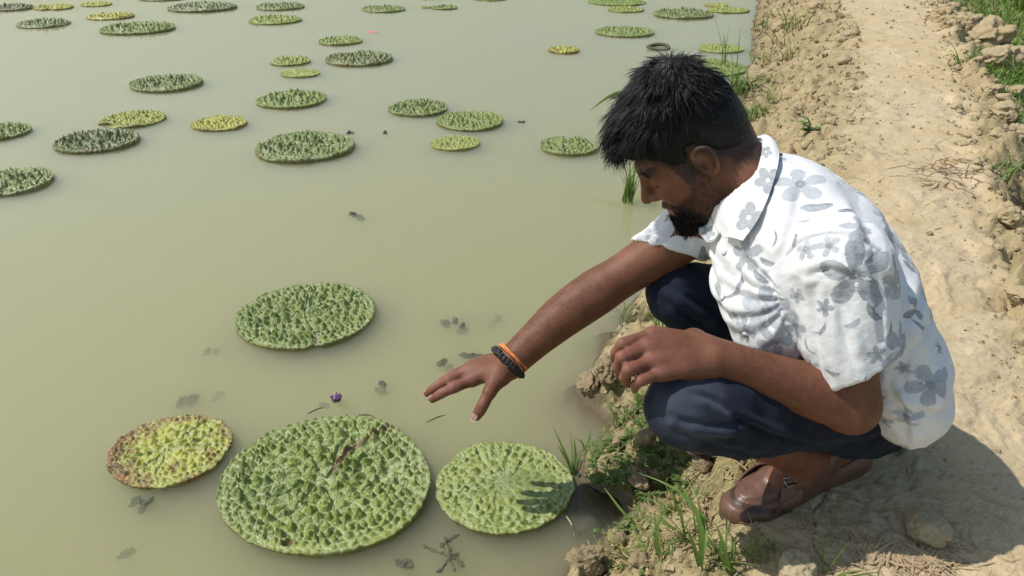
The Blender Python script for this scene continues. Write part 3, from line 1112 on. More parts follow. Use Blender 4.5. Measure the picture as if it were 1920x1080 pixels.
def hairline(x):
    return np.interp(x, [-.12, -.09, -.06, -.035, -.018, -.002, .012, .028, .034, .040, .056, .078, .10, .2],
                     [-.070, -.070, -.050, -.010, .022, .030, -.012, -.030, -.012, .022, .038, .050, .056, .056])


class HeadScale:
    """the same calls as a Field, sizes in head units"""

    def __init__(self, f):
        self.f = f

    def ell(self, c, r, M=None, k=0.0, cut=False):
        self.f.ell(c, np.asarray(r) * HS, M, k * HS, cut)

    def chain(self, p, r, k=0.0, cut=False, n=None):
        self.f.chain(p, np.asarray(r) * HS, k * HS, cut, None, n)


# ---- hands: joints of the fingers
def hand(base, fingers, thumb, wrist):
    return dict(scale=base, fingers=fingers, thumb=thumb, wrist=wrist)


handR = hand(1.16, [
    [P(885, 712, 1.415), P(850, 727, 1.405), P(829, 737, 1.410), P(811, 748, 1.418)],
    [P(876, 697, 1.432), P(842, 712, 1.422), P(820, 724, 1.428), P(802, 737, 1.437)],
    [P(884, 688, 1.452), P(850, 704, 1.444), P(831, 715, 1.451), P(815, 727, 1.462)],
    [P(897, 682, 1.472), P(868, 695, 1.470), P(853, 704, 1.479), P(841, 713, 1.490)]],
    [P(935, 705, 1.400), P(918, 735, 1.375), P(905, 760, 1.368), P(894, 781, 1.372)], wrR)
handL = hand(1.04, [
    [P(1222, 628, 1.135), P(1168, 645, 1.118), P(1155, 661, 1.135), P(1153, 675, 1.155)],
    [P(1214, 652, 1.118), P(1166, 670, 1.098), P(1159, 688, 1.115), P(1164, 702, 1.138)],
    [P(1222, 678, 1.106), P(1178, 694, 1.088), P(1171, 708, 1.104), P(1174, 718, 1.125)],
    [P(1238, 700, 1.100), P(1202, 714, 1.086), P(1192, 722, 1.098), P(1190, 729, 1.115)]],
    [P(1300, 640, 1.165), P(1250, 650, 1.180), P(1215, 668, 1.185), P(1190, 680, 1.185)], wrL)
FR = [[.0102, .0092, .0083, .0068], [.0106, .0095, .0085, .007], [.0102, .0092, .0082, .0067], [.0092, .008, .0072, .006]]


def build_body():
    f = Field((-.22, .80, .09), (.86, 1.58, .92), .0027)
    # torso and legs (under the clothes)
    f.chain([pelvis - (.03, 0, 0), waist, chest, upper], [.060, .062, .078, .060], squash=((0, 1, 0), 1.35))
    f.chain([upper, nk0], [.045, .048], k=.03)
    for hip, kn, an, toe, heel in ((hipL, kneeL, ankL, toeL, heelL), (hipR, kneeR, ankR, toeR, heelR)):
        f.chain([hip, kn], [.062, .048], k=.02)
        f.chain([kn, an], [.043, .033])
        inst = an * .60 + toe * .40 + np.array((0, 0, -.022))
        f.chain([an, inst, toe * .8 + heel * .2], [.034, .026, .010], k=.012)
        f.chain([an, heel * .9 + toe * .1 + (0, 0, .03)], [.032, .022], k=.015)
    # neck, then the head
    f.chain([nk0, nk1, H(-.045, 0, -.02)], [.055, .060, .058], k=.02)
    fh = HeadScale(f)
    fh.ell(H(-.012, 0, .034), (.096, .076, .088), HM)
    fh.ell(H(.036, 0, -.030), (.060, .060, .082), HM, k=.03)
    fh.chain([H(-.012, .057, -.045), H(.035, .046, -.086), H(.083, .010, -.104)], [.016, .017, .019], k=.03)
    fh.chain([H(-.012, -.057, -.045), H(.035, -.046, -.086), H(.083, -.010, -.104)], [.016, .017, .019], k=.03)
    fh.ell(H(.078, 0, -.100), (.021, .024, .020), HM, k=.02)
    fh.chain([H(.066, .042, -.028), H(.03, .062, -.018)], [.020, .014], k=.025)      # cheek bones
    fh.chain([H(.066, -.042, -.028), H(.03, -.062, -.018)], [.020, .014], k=.025)
    fh.chain([H(.084, .012, .028), H(.076, .045, .026)], [.012, .010], k=.016)       # brow ridge
    fh.chain([H(.084, -.012, .028), H(.076, -.045, .026)], [.012, .010], k=.016)
    for s in (1, -1):
        fh.ell(H(.098, s * .033, .004), (.018, .019, .014), HM, k=.012, cut=True)    # eye socket
        fh.ell(H(.074, s * .032, .004), (.0125, .0135, .0125), HM, k=.004)           # lid over the eyeball
    fh.chain([H(.089, 0, .022), H(.104, 0, -.004), H(.117, 0, -.026)], [.0075, .0085, .0115], k=.012)
    for s in (1, -1):
        fh.chain([H(.103, s * .011, -.030), H(.096, s * .017, -.031)], [.0085, .007], k=.008)
        fh.ell(H(.110, s * .007, -.0405), (.005, .0035, .005), HM, k=.002, cut=True)
    fh.chain([H(.088, .022, -.062), H(.100, 0, -.0585), H(.088, -.022, -.062)], [.005, .0075, .005], k=.007, n=9)
    fh.chain([H(.086, .020, -.071), H(.097, 0, -.073), H(.086, -.020, -.071)], [.005, .008, .005], k=.007, n=9)
    fh.chain([H(.100, .022, -.0665), H(.106, 0, -.0655), H(.100, -.022, -.0665)], .0022, k=.003, cut=True, n=9)
    for s in (1, -1):                                                               # ears
        c = np.array((-.012, s * .076, -.004))
        e = lambda x, y, z: H(*(c + np.array((x, s * y, z))))
        fh.ell(e(-.002, .004, 0), (.017, .006, .029), np.stack([unit(hf + s * .35 * hl), unit(hl * s - .35 * hf), ht]), k=.006)
        fh.chain([e(.014, .004, .004), e(.012, .010, .022), e(-.004, .015, .031), e(-.019, .018, .022), e(-.021, .017, .002), e(-.014, .013, -.016), e(-.002, .008, -.027), e(.008, .005, -.027)],
                [.004, .0042, .0045, .0045, .0042, .004, .0052, .005], k=.003, n=24)
        fh.ell(e(.002, .012, -.002), (.008, .007, .012), np.stack([hf, hl, ht]), k=.004, cut=True)
        fh.ell(e(-.007, .0135, .014), (.008, .004, .009), np.stack([hf, hl, ht]), k=.003, cut=True)
        fh.chain([e(.011, .007, -.002), e(.010, .008, -.010)], [.0045, .004], k=.004)
    # arms
    f.chain([upper, (shR + upper) / 2 + (0, 0, .01), shR], [.052, .054, .054], k=.03)
    f.chain([upper, (shL + upper) / 2 + (0, 0, .01), shL], [.052, .054, .054], k=.03)
    mR = P(1056, 592, 1.428)
    f.chain([shR, P(1182, 507, 1.425), elR, mR, P(1003, 638, 1.424), wrR], [.052, .0405, .0435, .0405, .0335, .0295], k=.012, n=24)
    fl = unit(wrL - elL)
    mL = elL * .70 + wrL * .30
    f.chain([shL, (shL + elL) / 2, elL, ], [.046, .046, .043], k=.02)
    f.chain([elL, elL * .86 + wrL * .14, mL, wrL * .62 + elL * .38, wrL], [.040, .0430, .0415, .0335, .0285], k=.012, n=20)
    f.chain([elL + (.006, .0, -.006), elL * .75 + shL * .25], [.036, .04], k=.02)
    # hands
    for hd, in ((handR,), (handL,)):
        K = [fg[0] for fg in hd['fingers']]
        w = hd['wrist']
        ac = unit(K[0] - K[3])
        along = unit((K[1] + K[2]) / 2 - w)
        nrm = unit(np.cross(ac, along))
        if nrm[2] < 0:
            nrm = -nrm
        starts = [w + ac * s + along * .012 for s in (.017, .006, -.006, -.016)]
        for kk, (a, b) in enumerate(zip(starts, K)):
            f.chain([a, (a + b) / 2 + nrm * .003, b], [.0155, .0150, [.0128, .0130, .0124, .0114][kk]], k=.012, n=8)
        f.chain([starts[0] - nrm * .004, (K[0] + w) / 2 - nrm * .006], [.014, .013], k=.014)
        f.chain([starts[3] - nrm * .004, (K[3] + w) / 2 - nrm * .006], [.014, .013], k=.014)
        g = Field.__new__(Field)
        for kk, fg in enumerate(hd['fingers']):
            q = np.array(fg)
            r = np.array(FR[kk]) * hd['scale']
            rr = [r[0] * 1.08, (r[0] + r[1]) * .47, r[1] * 1.06, r[2] * .98, r[2] * 1.02, r[3]]
            pts = [q[0], (q[0] + q[1]) / 2, q[1], (q[1] + q[2]) / 2, q[2], q[3]]
            f.chain([starts[kk] * .2 + q[0] * .8, q[0]], [.0118, r[0] * 1.1], k=.006)
            f.chain(pts, rr, k=.0025)
        t = hd['thumb']
        f.chain([w + along * .02 + ac * .012 - nrm * .004, t[0]], [.017, .0175], k=.016)
        f.chain([t[0], t[1]], [.0165, .0128], k=.014)
        f.chain([t[1], (t[1] + t[2]) / 2, t[2], (t[2] + t[3]) / 2, t[3]], [.0122, .0108, .0112, .0108, .008], k=.003)
    V, F = f.mesh(1)
    N = normals(V, F)
    q = to_head(V)
    near = (np.abs(q[:, 1]) < .1) & (np.abs(q[:, 0]) < .13) & (np.abs(q[:, 2]) < .15)
    # beard: jaw, chin, moustache, fading up to the side burns
    x, y, z = q.T
    ay = np.abs(y)
    line = np.interp(x, [-.03, .0, .02, .045, .065, .078, .088, .1], [-.035, .015, .0, -.040, -.050, -.050, -.048, -.047])
    b = smooth(.010, -.012, z - line) * smooth(-.028, .004, x) * smooth(-.130, -.120, z) * smooth(.118, .108, x)
    b *= 1 - smooth(.080, .092, x) * smooth(.024, .016, ay) * smooth(-.057, -.062, z) * smooth(-.082, -.078, z) * .9
    b *= .62 + .38 * smooth(.03, .075, x)
    b *= .80 + .3 * noise3(q * 120)
    scalp = .85 * smooth(-.014, .006, z - hairline(x) + .004 * noise3(q * 150)) * (ay > .03) * (x < .06)
    b = np.where(near, np.clip(np.maximum(b, scalp), 0, 1), 0)
    brow = smooth(.0075, .004, np.abs(z - np.interp(ay, [0, .012, .03, .05, .06], [.024, .027, .034, .032, .026]))) * smooth(.008, .014, ay) * smooth(.06, .052, ay) * (x > .05)
    lash = smooth(.0026, .0012, np.abs(z - np.interp(ay, [.015, .032, .05], [-.003, -.0065, -.002]))) * smooth(.016, .02, ay) * smooth(.05, .046, ay) * (x > .05)
    b = np.where(near, np.maximum(b, np.maximum(brow * .95, lash * .95)), b)
    warm = np.where(near, smooth(.02, .008, np.hypot((x - .092) / 1, ay / 1.6)) * smooth(-.054, -.06, z) * smooth(-.084, -.078, z), 0)
    for hd in (handR, handL):
        for fg in hd['fingers']:
            for jn in (0, 1, 2):
                dd = np.linalg.norm(V - fg[jn], axis=1)
                warm = np.maximum(warm, .45 * smooth(.014, .005, dd - .006))
    o = mesh_obj('person', V, F, M_SKIN, attrs={'beard': b, 'warm': warm})
    tag(o, 'bearded man in a white floral shirt squatting on the bank, reaching over the lily pads', 'person')
    print('body', len(V))
    return o, V, N, q, b


person, BV, BN, BQ, BB = build_body()


def build_nails():
    for hd in (handR,):
        for kk, fg in enumerate(hd['fingers'] + [hd['thumb']]):
            ax = unit(fg[3] - fg[2])
            bend = unit(fg[1] - fg[0]) - ax * np.dot(unit(fg[1] - fg[0]), ax)
            if hd is handL:
                up = -unit(np.cross(ax, unit(handL['fingers'][0][0] - handL['fingers'][3][0])))
            else:
                up = unit(np.cross(ax, unit(handR['fingers'][0][0] - handR['fingers'][3][0])))
            if kk == 4:
                up = unit(np.array((-.35, -.55, .75)))
            up = unit(up - ax * np.dot(up, ax))
            if hd is handR and up[2] < 0:
                up = -up
            if hd is handL and kk < 4 and np.dot(up, unit(fg[2] - fg[3])) < -2:
                up = -up
            sd = np.cross(ax, up)
            r = (FR[kk][3] if kk < 4 else .0095) * hd['scale']
            c = fg[3] + up * (r - .0016) + ax * .0005
            Vv, Ff = [], []
            nu, nv = 6, 5
            for i in range(nu):
                for j in range(nv):
                    a, bq = (i / (nu - 1) - .5) * 2, (j / (nv - 1) - .5) * 2
                    w_ = .0048 if kk < 4 else .0064
                    L_ = .0058 if kk < 4 else .0075
                    p = c + ax * (a * L_) + sd * (bq * w_ * (1 - .18 * max(0, a) ** 2)) + up * (.0022 - .0024 * bq * bq - .0012 * max(0, a) ** 2)
                    Vv.append(p)
            n0 = len(Vv)
            Vv += [p - up * .0012 for p in Vv]
            for i in range(nu - 1):
                for j in range(nv - 1):
                    k_ = i * nv + j
                    Ff += [(k_, k_ + nv, k_ + nv + 1, k_ + 1), (n0 + k_, n0 + k_ + 1, n0 + k_ + nv + 1, n0 + k_ + nv)]
            rim = [i * nv for i in range(nu)] + [(nu - 1) * nv + j for j in range(1, nv)] + [i * nv + nv - 1 for i in range(nu - 2, -1, -1)] + list(range(nv - 2, 0, -1))
            for i in range(len(rim)):
                a_, b_ = rim[i], rim[(i + 1) % len(rim)]
                Ff.append((a_, b_, n0 + b_, n0 + a_))
            mesh_obj('fingernail', Vv, Ff, M_NAIL, person)


build_nails()


# ---- hair: a soft mass on the scalp and combed locks over it
def build_hair():
    rng = np.random.RandomState(3)
    f = Field(HC - .24, HC + .24, .0030)
    fh = HeadScale(f)
    fh.ell(H(-.014, 0, .046), (.099, .081, .093), HM)
    fh.ell(H(-.062, 0, .000), (.046, .064, .072), HM, k=.03)
    fh.ell(H(-.032, 0, .106), (.060, .060, .052), HM, k=.03)
    fh.ell(H(.028, 0, .096), (.062, .062, .042), HM, k=.03)
    fh.ell(H(.068, .002, .082), (.030, .048, .026), HM, k=.02)
    s = f._box(HC - .23, HC + .23)
    X, Y, Z = f._xyz(s)
    qx = ((X - HC[0]) * hf[0] + (Y - HC[1]) * hf[1] + (Z - HC[2]) * hf[2]) / HS
    qz = ((X - HC[0]) * ht[0] + (Y - HC[1]) * ht[1] + (Z - HC[2]) * ht[2]) / HS
    cut = ((hairline(qx) - qz) * HS).astype(np.float32)
    d = f.d[s]
    k = .024
    hh = np.maximum(k - np.abs(d - cut), 0) / k
    f.d[s] = np.maximum(d, cut) + hh * hh * k * .25
    V, F = f.mesh(1)
    N = normals(V, F)
    q = to_head(V)
    # tousle
    amp = .0060 * smooth(.02, .09, q[:, 2])
    V = V + N * (amp * fbm3(q * np.array((38, 60, 60)), 3) + .0012 * noise3(q * 160))[:, None]
    hair = mesh_obj('hair', V, F, M_HAIR, person)
    # locks
    N = normals(V, F)
    ids = rng.choice(len(V), 22000)
    p0, n0, q0 = V[ids], N[ids], q[ids]
    crown = np.array((-.060, .012, .150))
    dl = q0 - crown
    fl = dl / (np.linalg.norm(dl, axis=1, keepdims=True) + 1e-6)
    fl[:, 0] += .55 * smooth(.06, .12, q0[:, 2])                       # combed forward on top
    fl[:, 2] -= .5 * smooth(.06, .0, q0[:, 2])
    w = 0.9 * np.stack([noise3(q0 * 32 + 3), noise3(q0 * 32 + 40), noise3(q0 * 32 + 80)], 1)
    fl = fl + w + rng.normal(size=fl.shape) * .22
    d0 = fl @ HM
    d0 = unit(d0 - n0 * (d0 * n0).sum(1, keepdims=True))
    top = smooth(.03, .11, q0[:, 2])
    front = smooth(.02, .09, q0[:, 0]) * top
    L = .010 + .019 * top + .008 * front
    L *= rng.uniform(.6, 1.3, len(L))
    lift = .10 + .75 * top * rng.uniform(0, 1, len(L)) ** 1.5
    L = np.where(q0[:, 2] < .03, np.minimum(L, .010), L)
    lift = np.where(q0[:, 2] < .03, .08, lift)
    L = np.where(top < .6, np.minimum(L, .0035 + .22 * np.maximum(q0[:, 2] - hairline(q0[:, 0]), 0)), L)
    segs = 4
    pts = []
    for i in range(segs + 1):
        t = i / segs
        c = p0 - n0 * .002 + d0 * (L * t)[:, None] + n0 * (L * lift * t * (1.15 - .75 * t))[:, None] + np.array((0, 0, -1.0)) * (L * .10 * t * t)[:, None]
        pts.append(c)
    pts = np.stack(pts, 1)
    sd = unit(np.cross(d0, n0))
    wd = rng.uniform(.0004, .0009, len(L))
    prof = np.array([1, 1, .85, .6, .12])
    A = pts - sd[:, None] * (wd[:, None] * prof)[:, :, None]
    B = pts + sd[:, None] * (wd[:, None] * prof)[:, :, None]
    C = pts + n0[:, None] * (wd[:, None] * prof * .8)[:, :, None]
    VV = np.stack([A, C, B], 2).reshape(-1, 3)
    base = (np.arange(len(L)) * (segs + 1) * 3)[:, None, None] + (np.arange(segs) * 3)[None, :, None]
    f1 = base + np.array([0, 1, 4, 3])
    f2 = base + np.array([1, 2, 5, 4])
    FF = np.concatenate([f1.reshape(-1, 4), f2.reshape(-1, 4)])
    mesh_obj('hair_locks', VV, FF, M_HAIR, hair)
    return hair


build_hair()


def build_beard():
    rng = np.random.RandomState(5)
    w = np.where(BB > .3, BB, 0) * (BQ[:, 2] < .02) * (BQ[:, 0] > -.02) 
    chin = smooth(.045, .08, BQ[:, 0]) * smooth(-.06, -.085, BQ[:, 2])
    pr = w * (1 + 2 * chin)
    ids = rng.choice(len(BV), 9000, p=pr / pr.sum())
    p0, n0, c0 = BV[ids], BN[ids], chin[ids]
    d = unit(n0 * .55 + hf * .10 - ht * .9 + rng.normal(size=n0.shape) * .25)
    L = (.0028 + .0050 * c0) * rng.uniform(.6, 1.3, len(ids))
    sd = unit(np.cross(d, rng.normal(size=d.shape)))
    wd = rng.uniform(.0002, .0004, len(ids))
    a, b, c, e = p0 - sd * wd[:, None], p0 + sd * wd[:, None], p0 + d * (L * .6)[:, None] + sd * (wd * .7)[:, None], p0 + d * L[:, None] - ht * (L * .25)[:, None]
    VV = np.stack([a, b, c, e], 1).reshape(-1, 3)
    FF = (np.arange(len(ids)) * 4)[:, None] + np.arange(4)
    mesh_obj('beard', VV, FF, M_BEARD, person)
    # eyebrow hairs
    for s in (1, -1):
        mb = MB()
        for i in range(90):
            t = rng.uniform()
            y = .013 + .042 * t
            z = np.interp(y, [.012, .03, .05, .056], [.027, .034, .032, .028]) + rng.normal() * .0018
            x = .0945 - .35 * max(0, y - .02) - .004
            p = H(x, s * y, z)
            dd = unit(hl * s * .9 + ht * (.35 - .6 * t) + rng.normal(size=3) * .15)
            mb.blade([p, p + dd * .005 + hf * .0015, p + dd * .009], [.0009, .0008, .0002], side=ht)
        mb.obj('eyebrow', M_BEARD, person)


build_beard()


def build_arm_hair():
    rng = np.random.RandomState(9)
    w = np.zeros(len(BV))
    for a, b, r in ((elR, wrR, .06), (elL, wrL, .06)):
        ax = b - a
        t = ((BV - a) @ ax) / (ax @ ax)
        d = np.linalg.norm(BV - a - t[:, None] * ax, axis=1)
        w = np.maximum(w, (d < r) * smooth(-.15, .1, t) * smooth(1.0, .85, t) * (.25 + np.clip(BN[:, 2], 0, 1)))
    ids = rng.choice(len(BV), 2600, p=w / w.sum())
    p0, n0 = BV[ids], BN[ids]
    nearR = np.linalg.norm(p0 - (elR + wrR) / 2, axis=1) < .25
    ax = np.where(nearR[:, None], unit(wrR - elR), unit(wrL - elL))
    d = unit(n0 * .35 + ax * .8 + rng.normal(size=n0.shape) * .25)
    L = rng.uniform(.006, .012, len(ids))
    sd = unit(np.cross(d, n0))
    V = np.stack([p0 - sd * .00013, p0 + sd * .00013, p0 + d * L[:, None]], 1).reshape(-1, 3)
    mesh_obj('arm_hair', V, np.arange(len(V)).reshape(-1, 3), M_BEARD, person)


build_arm_hair()
# ---- pressed-in folds: each runs through the spots seen at the given photo pixels
def folds(V, N, lines):
    x, y, d = proj(V)
    face = (N * (V - np.array((0, 0, CAM_H)))).sum(1) < .0
    out = np.zeros(len(V))
    for pts, w, dep in lines:
        q = spline(pts, 40)
        lo, hi = q.min(0) - 5 * w, q.max(0) + 5 * w
        i = np.where(face & (x > lo[0]) & (x < hi[0]) & (y > lo[1]) & (y < hi[1]))[0]
        if not len(i):
            continue
        dx, dy = x[i, None] - q[None, :, 0], y[i, None] - q[None, :, 1]
        r = np.hypot(dx, dy)
        k = r.argmin(1)
        ar = np.arange(len(i))
        r = r[ar, k]
        T = unit(np.gradient(q, axis=0))
        sgn = np.sign(T[k, 0] * dy[ar, k] - T[k, 1] * dx[ar, k])
        fade = np.sin(np.pi * np.clip((k + 1.5) / 42, 0, 1)) ** .6
        out[i] += fade * dep * (-np.exp(-(r / w) ** 2) + .75 * np.exp(-((r * sgn + 2.0 * w) / (1.3 * w)) ** 2))
    return out


# ---- trousers
def build_trousers():
    f = Field((.10, .84, .10), (.92, 1.58, .62), .0035)
    for hip, kn, an, s in ((hipL, kneeL, ankL, -1), (hipR, kneeR, ankR, 1)):
        mid = (hip + kn) / 2
        an = P(1488, 802, 1.285) if s < 0 else an
        f.chain([pelvis + (-.03, s * .06, -.01), hip, mid + (0, 0, .004), kn * .85 + hip * .15, kn + (-.004, 0, -.004)], [.088, .078, .073, .067, .057], k=.03, n=14)
        calf = kn * .55 + an * .45
        g = Field((.10, .84, .10), (.92, 1.58, .62), .0035)
        d = unit(an - kn)
        g.chain([kn + (-.002, 0, -.012), calf + (.008, 0, -.008), an * .88 + kn * .12, an], [.058, .060, .047, .043], n=10)
        g.plane_cut(an - d * .012, d)
        g.chain([an - d * .05, an + d * .06], [.036, .038], cut=True)
        k = .006
        hh = np.maximum(k - np.abs(f.d - g.d), 0) / k
        f.d = np.minimum(f.d, g.d) - hh * hh * k * .25
    f.chain([hipL, pelvis - (.03, 0, .0), hipR - (.03, 0, 0)], [.078, .092, .078], k=.03)
    f.chain([pelvis - (.03, 0, .01), pelvis * .55 + waist * .45 - (.012, 0, 0)], [.082, .074], k=.03, squash=((0, 1, 0), 1.35))
    V, F = f.mesh(1)
    N = normals(V, F)
    # creases: rings across the fold behind the knee, long drags along the thigh
    disp = np.zeros(len(V))
    lit_knee = np.zeros(len(V))
    for hip, kn, an in ((hipL, kneeL, ankL), (hipR, kneeR, ankR)):
        ax = unit(hip - kn)
        t = (V - kn) @ ax
        r = np.linalg.norm(V - kn - t[:, None] * ax, axis=1)
        inside = smooth(.14, .09, r)
        bis = unit(unit(hip - kn) + unit(an - kn))
        u = (V - kn) @ bis
        wv = noise3(np.stack([(V - kn) @ unit(np.cross(ax, bis)) * 9, u * 16, t * 26], 1))
        rid = 1 - np.abs(noise3(np.stack([t * 22 + u * 18, ((V - kn) @ unit(np.cross(ax, bis))) * 7, u * 9 + 5], 1)) * 1.6)
        disp += inside * (.0035 * wv + .0035 * (rid - .6) * smooth(-.01, .10, u))
        lit_knee = np.maximum(lit_knee, smooth(.080, .040, np.linalg.norm(V - P(1308, 772, 1.085), axis=1) + .012 * noise3(V * 40)) if kn is kneeL else 0)
    disp += .0022 * fbm3(V * 16, 3)
    disp += 1.4 * folds(V, N, [([(1392, 789), (1344, 797), (1277, 788)], 7, .0055), ([(1390, 787), (1340, 750), (1300, 736)], 7, .0045), ([(1380, 788), (1458, 821), (1540, 842)], 7, .008),
                         ([(1268, 806), (1340, 838), (1430, 858)], 7, .004), ([(1262, 780), (1320, 815), (1400, 832)], 8, .004), ([(1420, 690), (1480, 700), (1560, 690)], 9, .004),
                         ([(1240, 560), (1300, 600), (1370, 640)], 8, .005), ([(1250, 530), (1310, 570), (1380, 600)], 7, .004), ([(1550, 838), (1610, 835), (1670, 815)], 8, .004)])
    V = V + N * disp[:, None]
    return mesh_obj('trousers', V, F, M_DENIM, person, attrs={'lit_knee': lit_knee})


build_trousers()

# ---- the shirt
slvL0, slvL1 = shL + np.array((.012, .004, .004)), P(1610, 690, 1.165)
slvR0, slvR1 = shR + np.array((.01, .005, .0)), P(1250, 468, 1.418)


def build_shirt():
    f = Field((.06, .80, .12), (.98, 1.62, .92), .0030)
    sq = ((0, 1, 0), 1.42)
    # hang of the cloth from the shoulders over the bent back to the tail
    body = [P(1690, 735, 1.30), P(1645, 640, 1.285), P(1585, 520, 1.275), P(1505, 415, 1.27), P(1445, 365, 1.27)]
    f.chain(body, [.070, .086, .098, .089, .060], squash=sq, n=16)
    tail = [P(1672, 690, 1.30), P(1688, 730, 1.295), P(1690, 772, 1.29)]
    f.chain(tail, [.070, .053, .034], k=.04, squash=((0, 1, 0), 1.7))
    # front panel falling on to the lap
    f.chain([P(1430, 440, 1.265), P(1440, 560, 1.27), P(1478, 630, 1.28)], [.078, .080, .055], k=.05, squash=((0, 1, 0), 1.4), n=9)
    # shoulder yokes and sleeves
    f.chain([P(1450, 372, 1.262), P(1500, 412, 1.205), slvL0], [.058, .064, .070], k=.04)
    f.chain([P(1430, 365, 1.29), P(1380, 372, 1.35), slvR0], [.054, .060, .066], k=.04)
    for a, b, n_, rad in ((slvL0, slvL1, np.array((.488, -.40, -.776)), [.0700, .0700, .0670, .0650]), (slvR0, slvR1, np.array((-.30, -.43, -.85)), [.060, .056, .0525, .0525])):
        g = Field((.06, .80, .12), (.98, 1.62, .92), .0030)
        d = unit(b - a)
        g.chain([a, (a + b) / 2, b, b + (b - a) * .5], rad)
        g.chain([b - d * .045, b + d * .2], [rad[2] - .013, rad[2] - .006], cut=True)
        g.plane_cut(b, n_)
        k = .012
        hh = np.maximum(k - np.abs(f.d - g.d), 0) / k
        f.d = np.minimum(f.d, g.d) - hh * hh * k * .25
        del g
    # neck hole
    f.chain([P(1428, 352, 1.275), P(1340, 290, 1.30)], [.061, .080], cut=True)
    # clear the lap and the tail opening from below
    f.chain([P(1640, 855, 1.36), P(1660, 800, 1.34), P(1690, 770, 1.32)], [.05, .045, .02], k=.01, cut=True)
    V, F = f.mesh(2)
    N = normals(V, F)
    # folds
    d1 = np.zeros(len(V))
    p = V - slvL0
    ax = unit(slvL1 - slvL0)
    t = p @ ax
    rr = np.linalg.norm(p - t[:, None] * ax, axis=1)
    onL = smooth(.10, .078, rr) * smooth(-.02, .03, t)
    ang = np.arctan2(p @ np.cross(ax, (1, 0, 0)), p[:, 0])
    d1 += onL * .0060 * noise3(np.stack([ang * 2.2, t * 6 + ang * 1.5, ang * 0 + 3], 1))
    axR = unit(slvR1 - slvR0)
    tR = (V - slvR0) @ axR
    rR = np.linalg.norm(V - slvR0 - tR[:, None] * axR, axis=1)
    onR = smooth(.10, .078, rR) * smooth(-.02, .03, tR)
    d1 += onR * .0045 * noise3(np.stack([tR * 14, V[:, 2] * 9, V[:, 1] * 9], 1))
    rest = 1 - np.maximum(onL, onR)
    # drags running from the near armpit down the back and across the front
    pit = P(1490, 560, 1.15)
    v = V - pit
    a2 = np.arctan2(v[:, 2], v[:, 0])
    r2 = np.linalg.norm(v, axis=1)
    d1 += rest * .0095 * smooth(.42, .05, r2) * noise3(np.stack([a2 * 3.4, r2 * 4, v[:, 1] * 3], 1))
    d1 += rest * .0075 * noise3(np.stack([(V[:, 0] * .8 + V[:, 2] * .55) * 7, (V[:, 0] * .55 - V[:, 2] * .8) * 22, V[:, 1] * 8], 1)) * smooth(.52, .40, V[:, 2])
    d1 += .0020 * (np.maximum(1 - np.abs(noise3(np.stack([V[:, 0] * 26 + V[:, 2] * 14, V[:, 1] * 16, V[:, 2] * 10 - V[:, 0] * 8], 1))) * 2.5, 0) - .25) + .0010 * fbm3(V * 18, 3) + .0035 * noise3(V * 9)
    seam_px = [(1476, 478), (1500, 455), (1545, 438), (1600, 444), (1648, 468)]
    d1 += folds(V, N, [([(1436, 515), (1452, 552), (1480, 620), (1512, 690)], 7, .009), ([(1524, 545), (1526, 600), (1540, 670)], 8, .0045), ([(1570, 560), (1580, 610), (1602, 680)], 8, .0045),
                       ([(1656, 640), (1646, 560), (1636, 480)], 7, .008), ([(1674, 705), (1715, 650), (1758, 590)], 8, .005), ([(1652, 742), (1715, 772), (1772, 765)], 7, .007),
                       ([(1690, 560), (1700, 640), (1690, 720)], 9, .005), ([(1329, 480), (1350, 555), (1382, 625)], 5, .004), ([(1368, 470), (1400, 540), (1420, 610)], 9, .005),
                       ([(1470, 480), (1490, 410), (1500, 350)], 9, .004), ([(1640, 470), (1620, 410), (1590, 350)], 10, .004), ([(1700, 560), (1690, 480), (1660, 420)], 10, .005),
                       ([(1225, 478), (1260, 440), (1300, 425)], 8, .005), ([(1205, 465), (1240, 425), (1280, 405)], 8, .004), ([(1500, 520), (1560, 510), (1620, 530)], 8, .0035),
                       ([(1660, 780), (1700, 800), (1740, 795)], 7, .005), ([(1665, 720), (1690, 770), (1700, 825)], 8, .007), ([(1720, 650), (1735, 720), (1730, 800)], 9, .007), ([(1700, 600), (1730, 560), (1740, 500)], 9, .006), ([(1600, 470), (1650, 520), (1690, 600)], 9, .004), (seam_px, 3.2, .003)])
    d1 = np.where(onL + onR > .2, np.maximum(d1, -.0035), d1)
    V = V + N * d1[:, None]
    N = normals(V, F)
    x, y, dep = proj(V)
    facing = (N * (V - np.array((0, 0, CAM_H)))).sum(1) < 0
    # seam ring where the sleeve is set in, hem stitching
    sq_ = spline(seam_px, 60)
    seam = np.zeros(len(V))
    i_ = np.where(facing & (x > 1460) & (x < 1665) & (y > 420) & (y < 495))[0]
    seam[i_] = smooth(4.2, 1.5, np.hypot(x[i_, None] - sq_[None, :, 0], y[i_, None] - sq_[None, :, 1]).min(1))
    hemd = smooth(.0022, .0008, np.abs((V - slvL1) @ ax + (-.020))) * onL
    seam = np.maximum(seam, hemd * .6)
    # ---- print: signed distance (positive inside) and tone per vertex
    pd = np.full(len(V), -.02)
    pt = np.zeros(len(V))
    rng = np.random.RandomState(12)

    def stamp(c, n, tx, fn, tone, reach):
        nonlocal pd, pt
        w = V - c
        m = (np.linalg.norm(w, axis=1) < reach) & ((N @ n) > .15)
        if not m.any():
            return
        ty = np.cross(n, tx)
        u, v_ = w[m] @ tx, w[m] @ ty
        e, tn = fn(u, v_, tone)
        o = e > pd[m]
        i = np.where(m)[0]
        pd[i[o]] = e[o]
        pt[i[o]] = tn[o] if not np.isscalar(tn) else tn

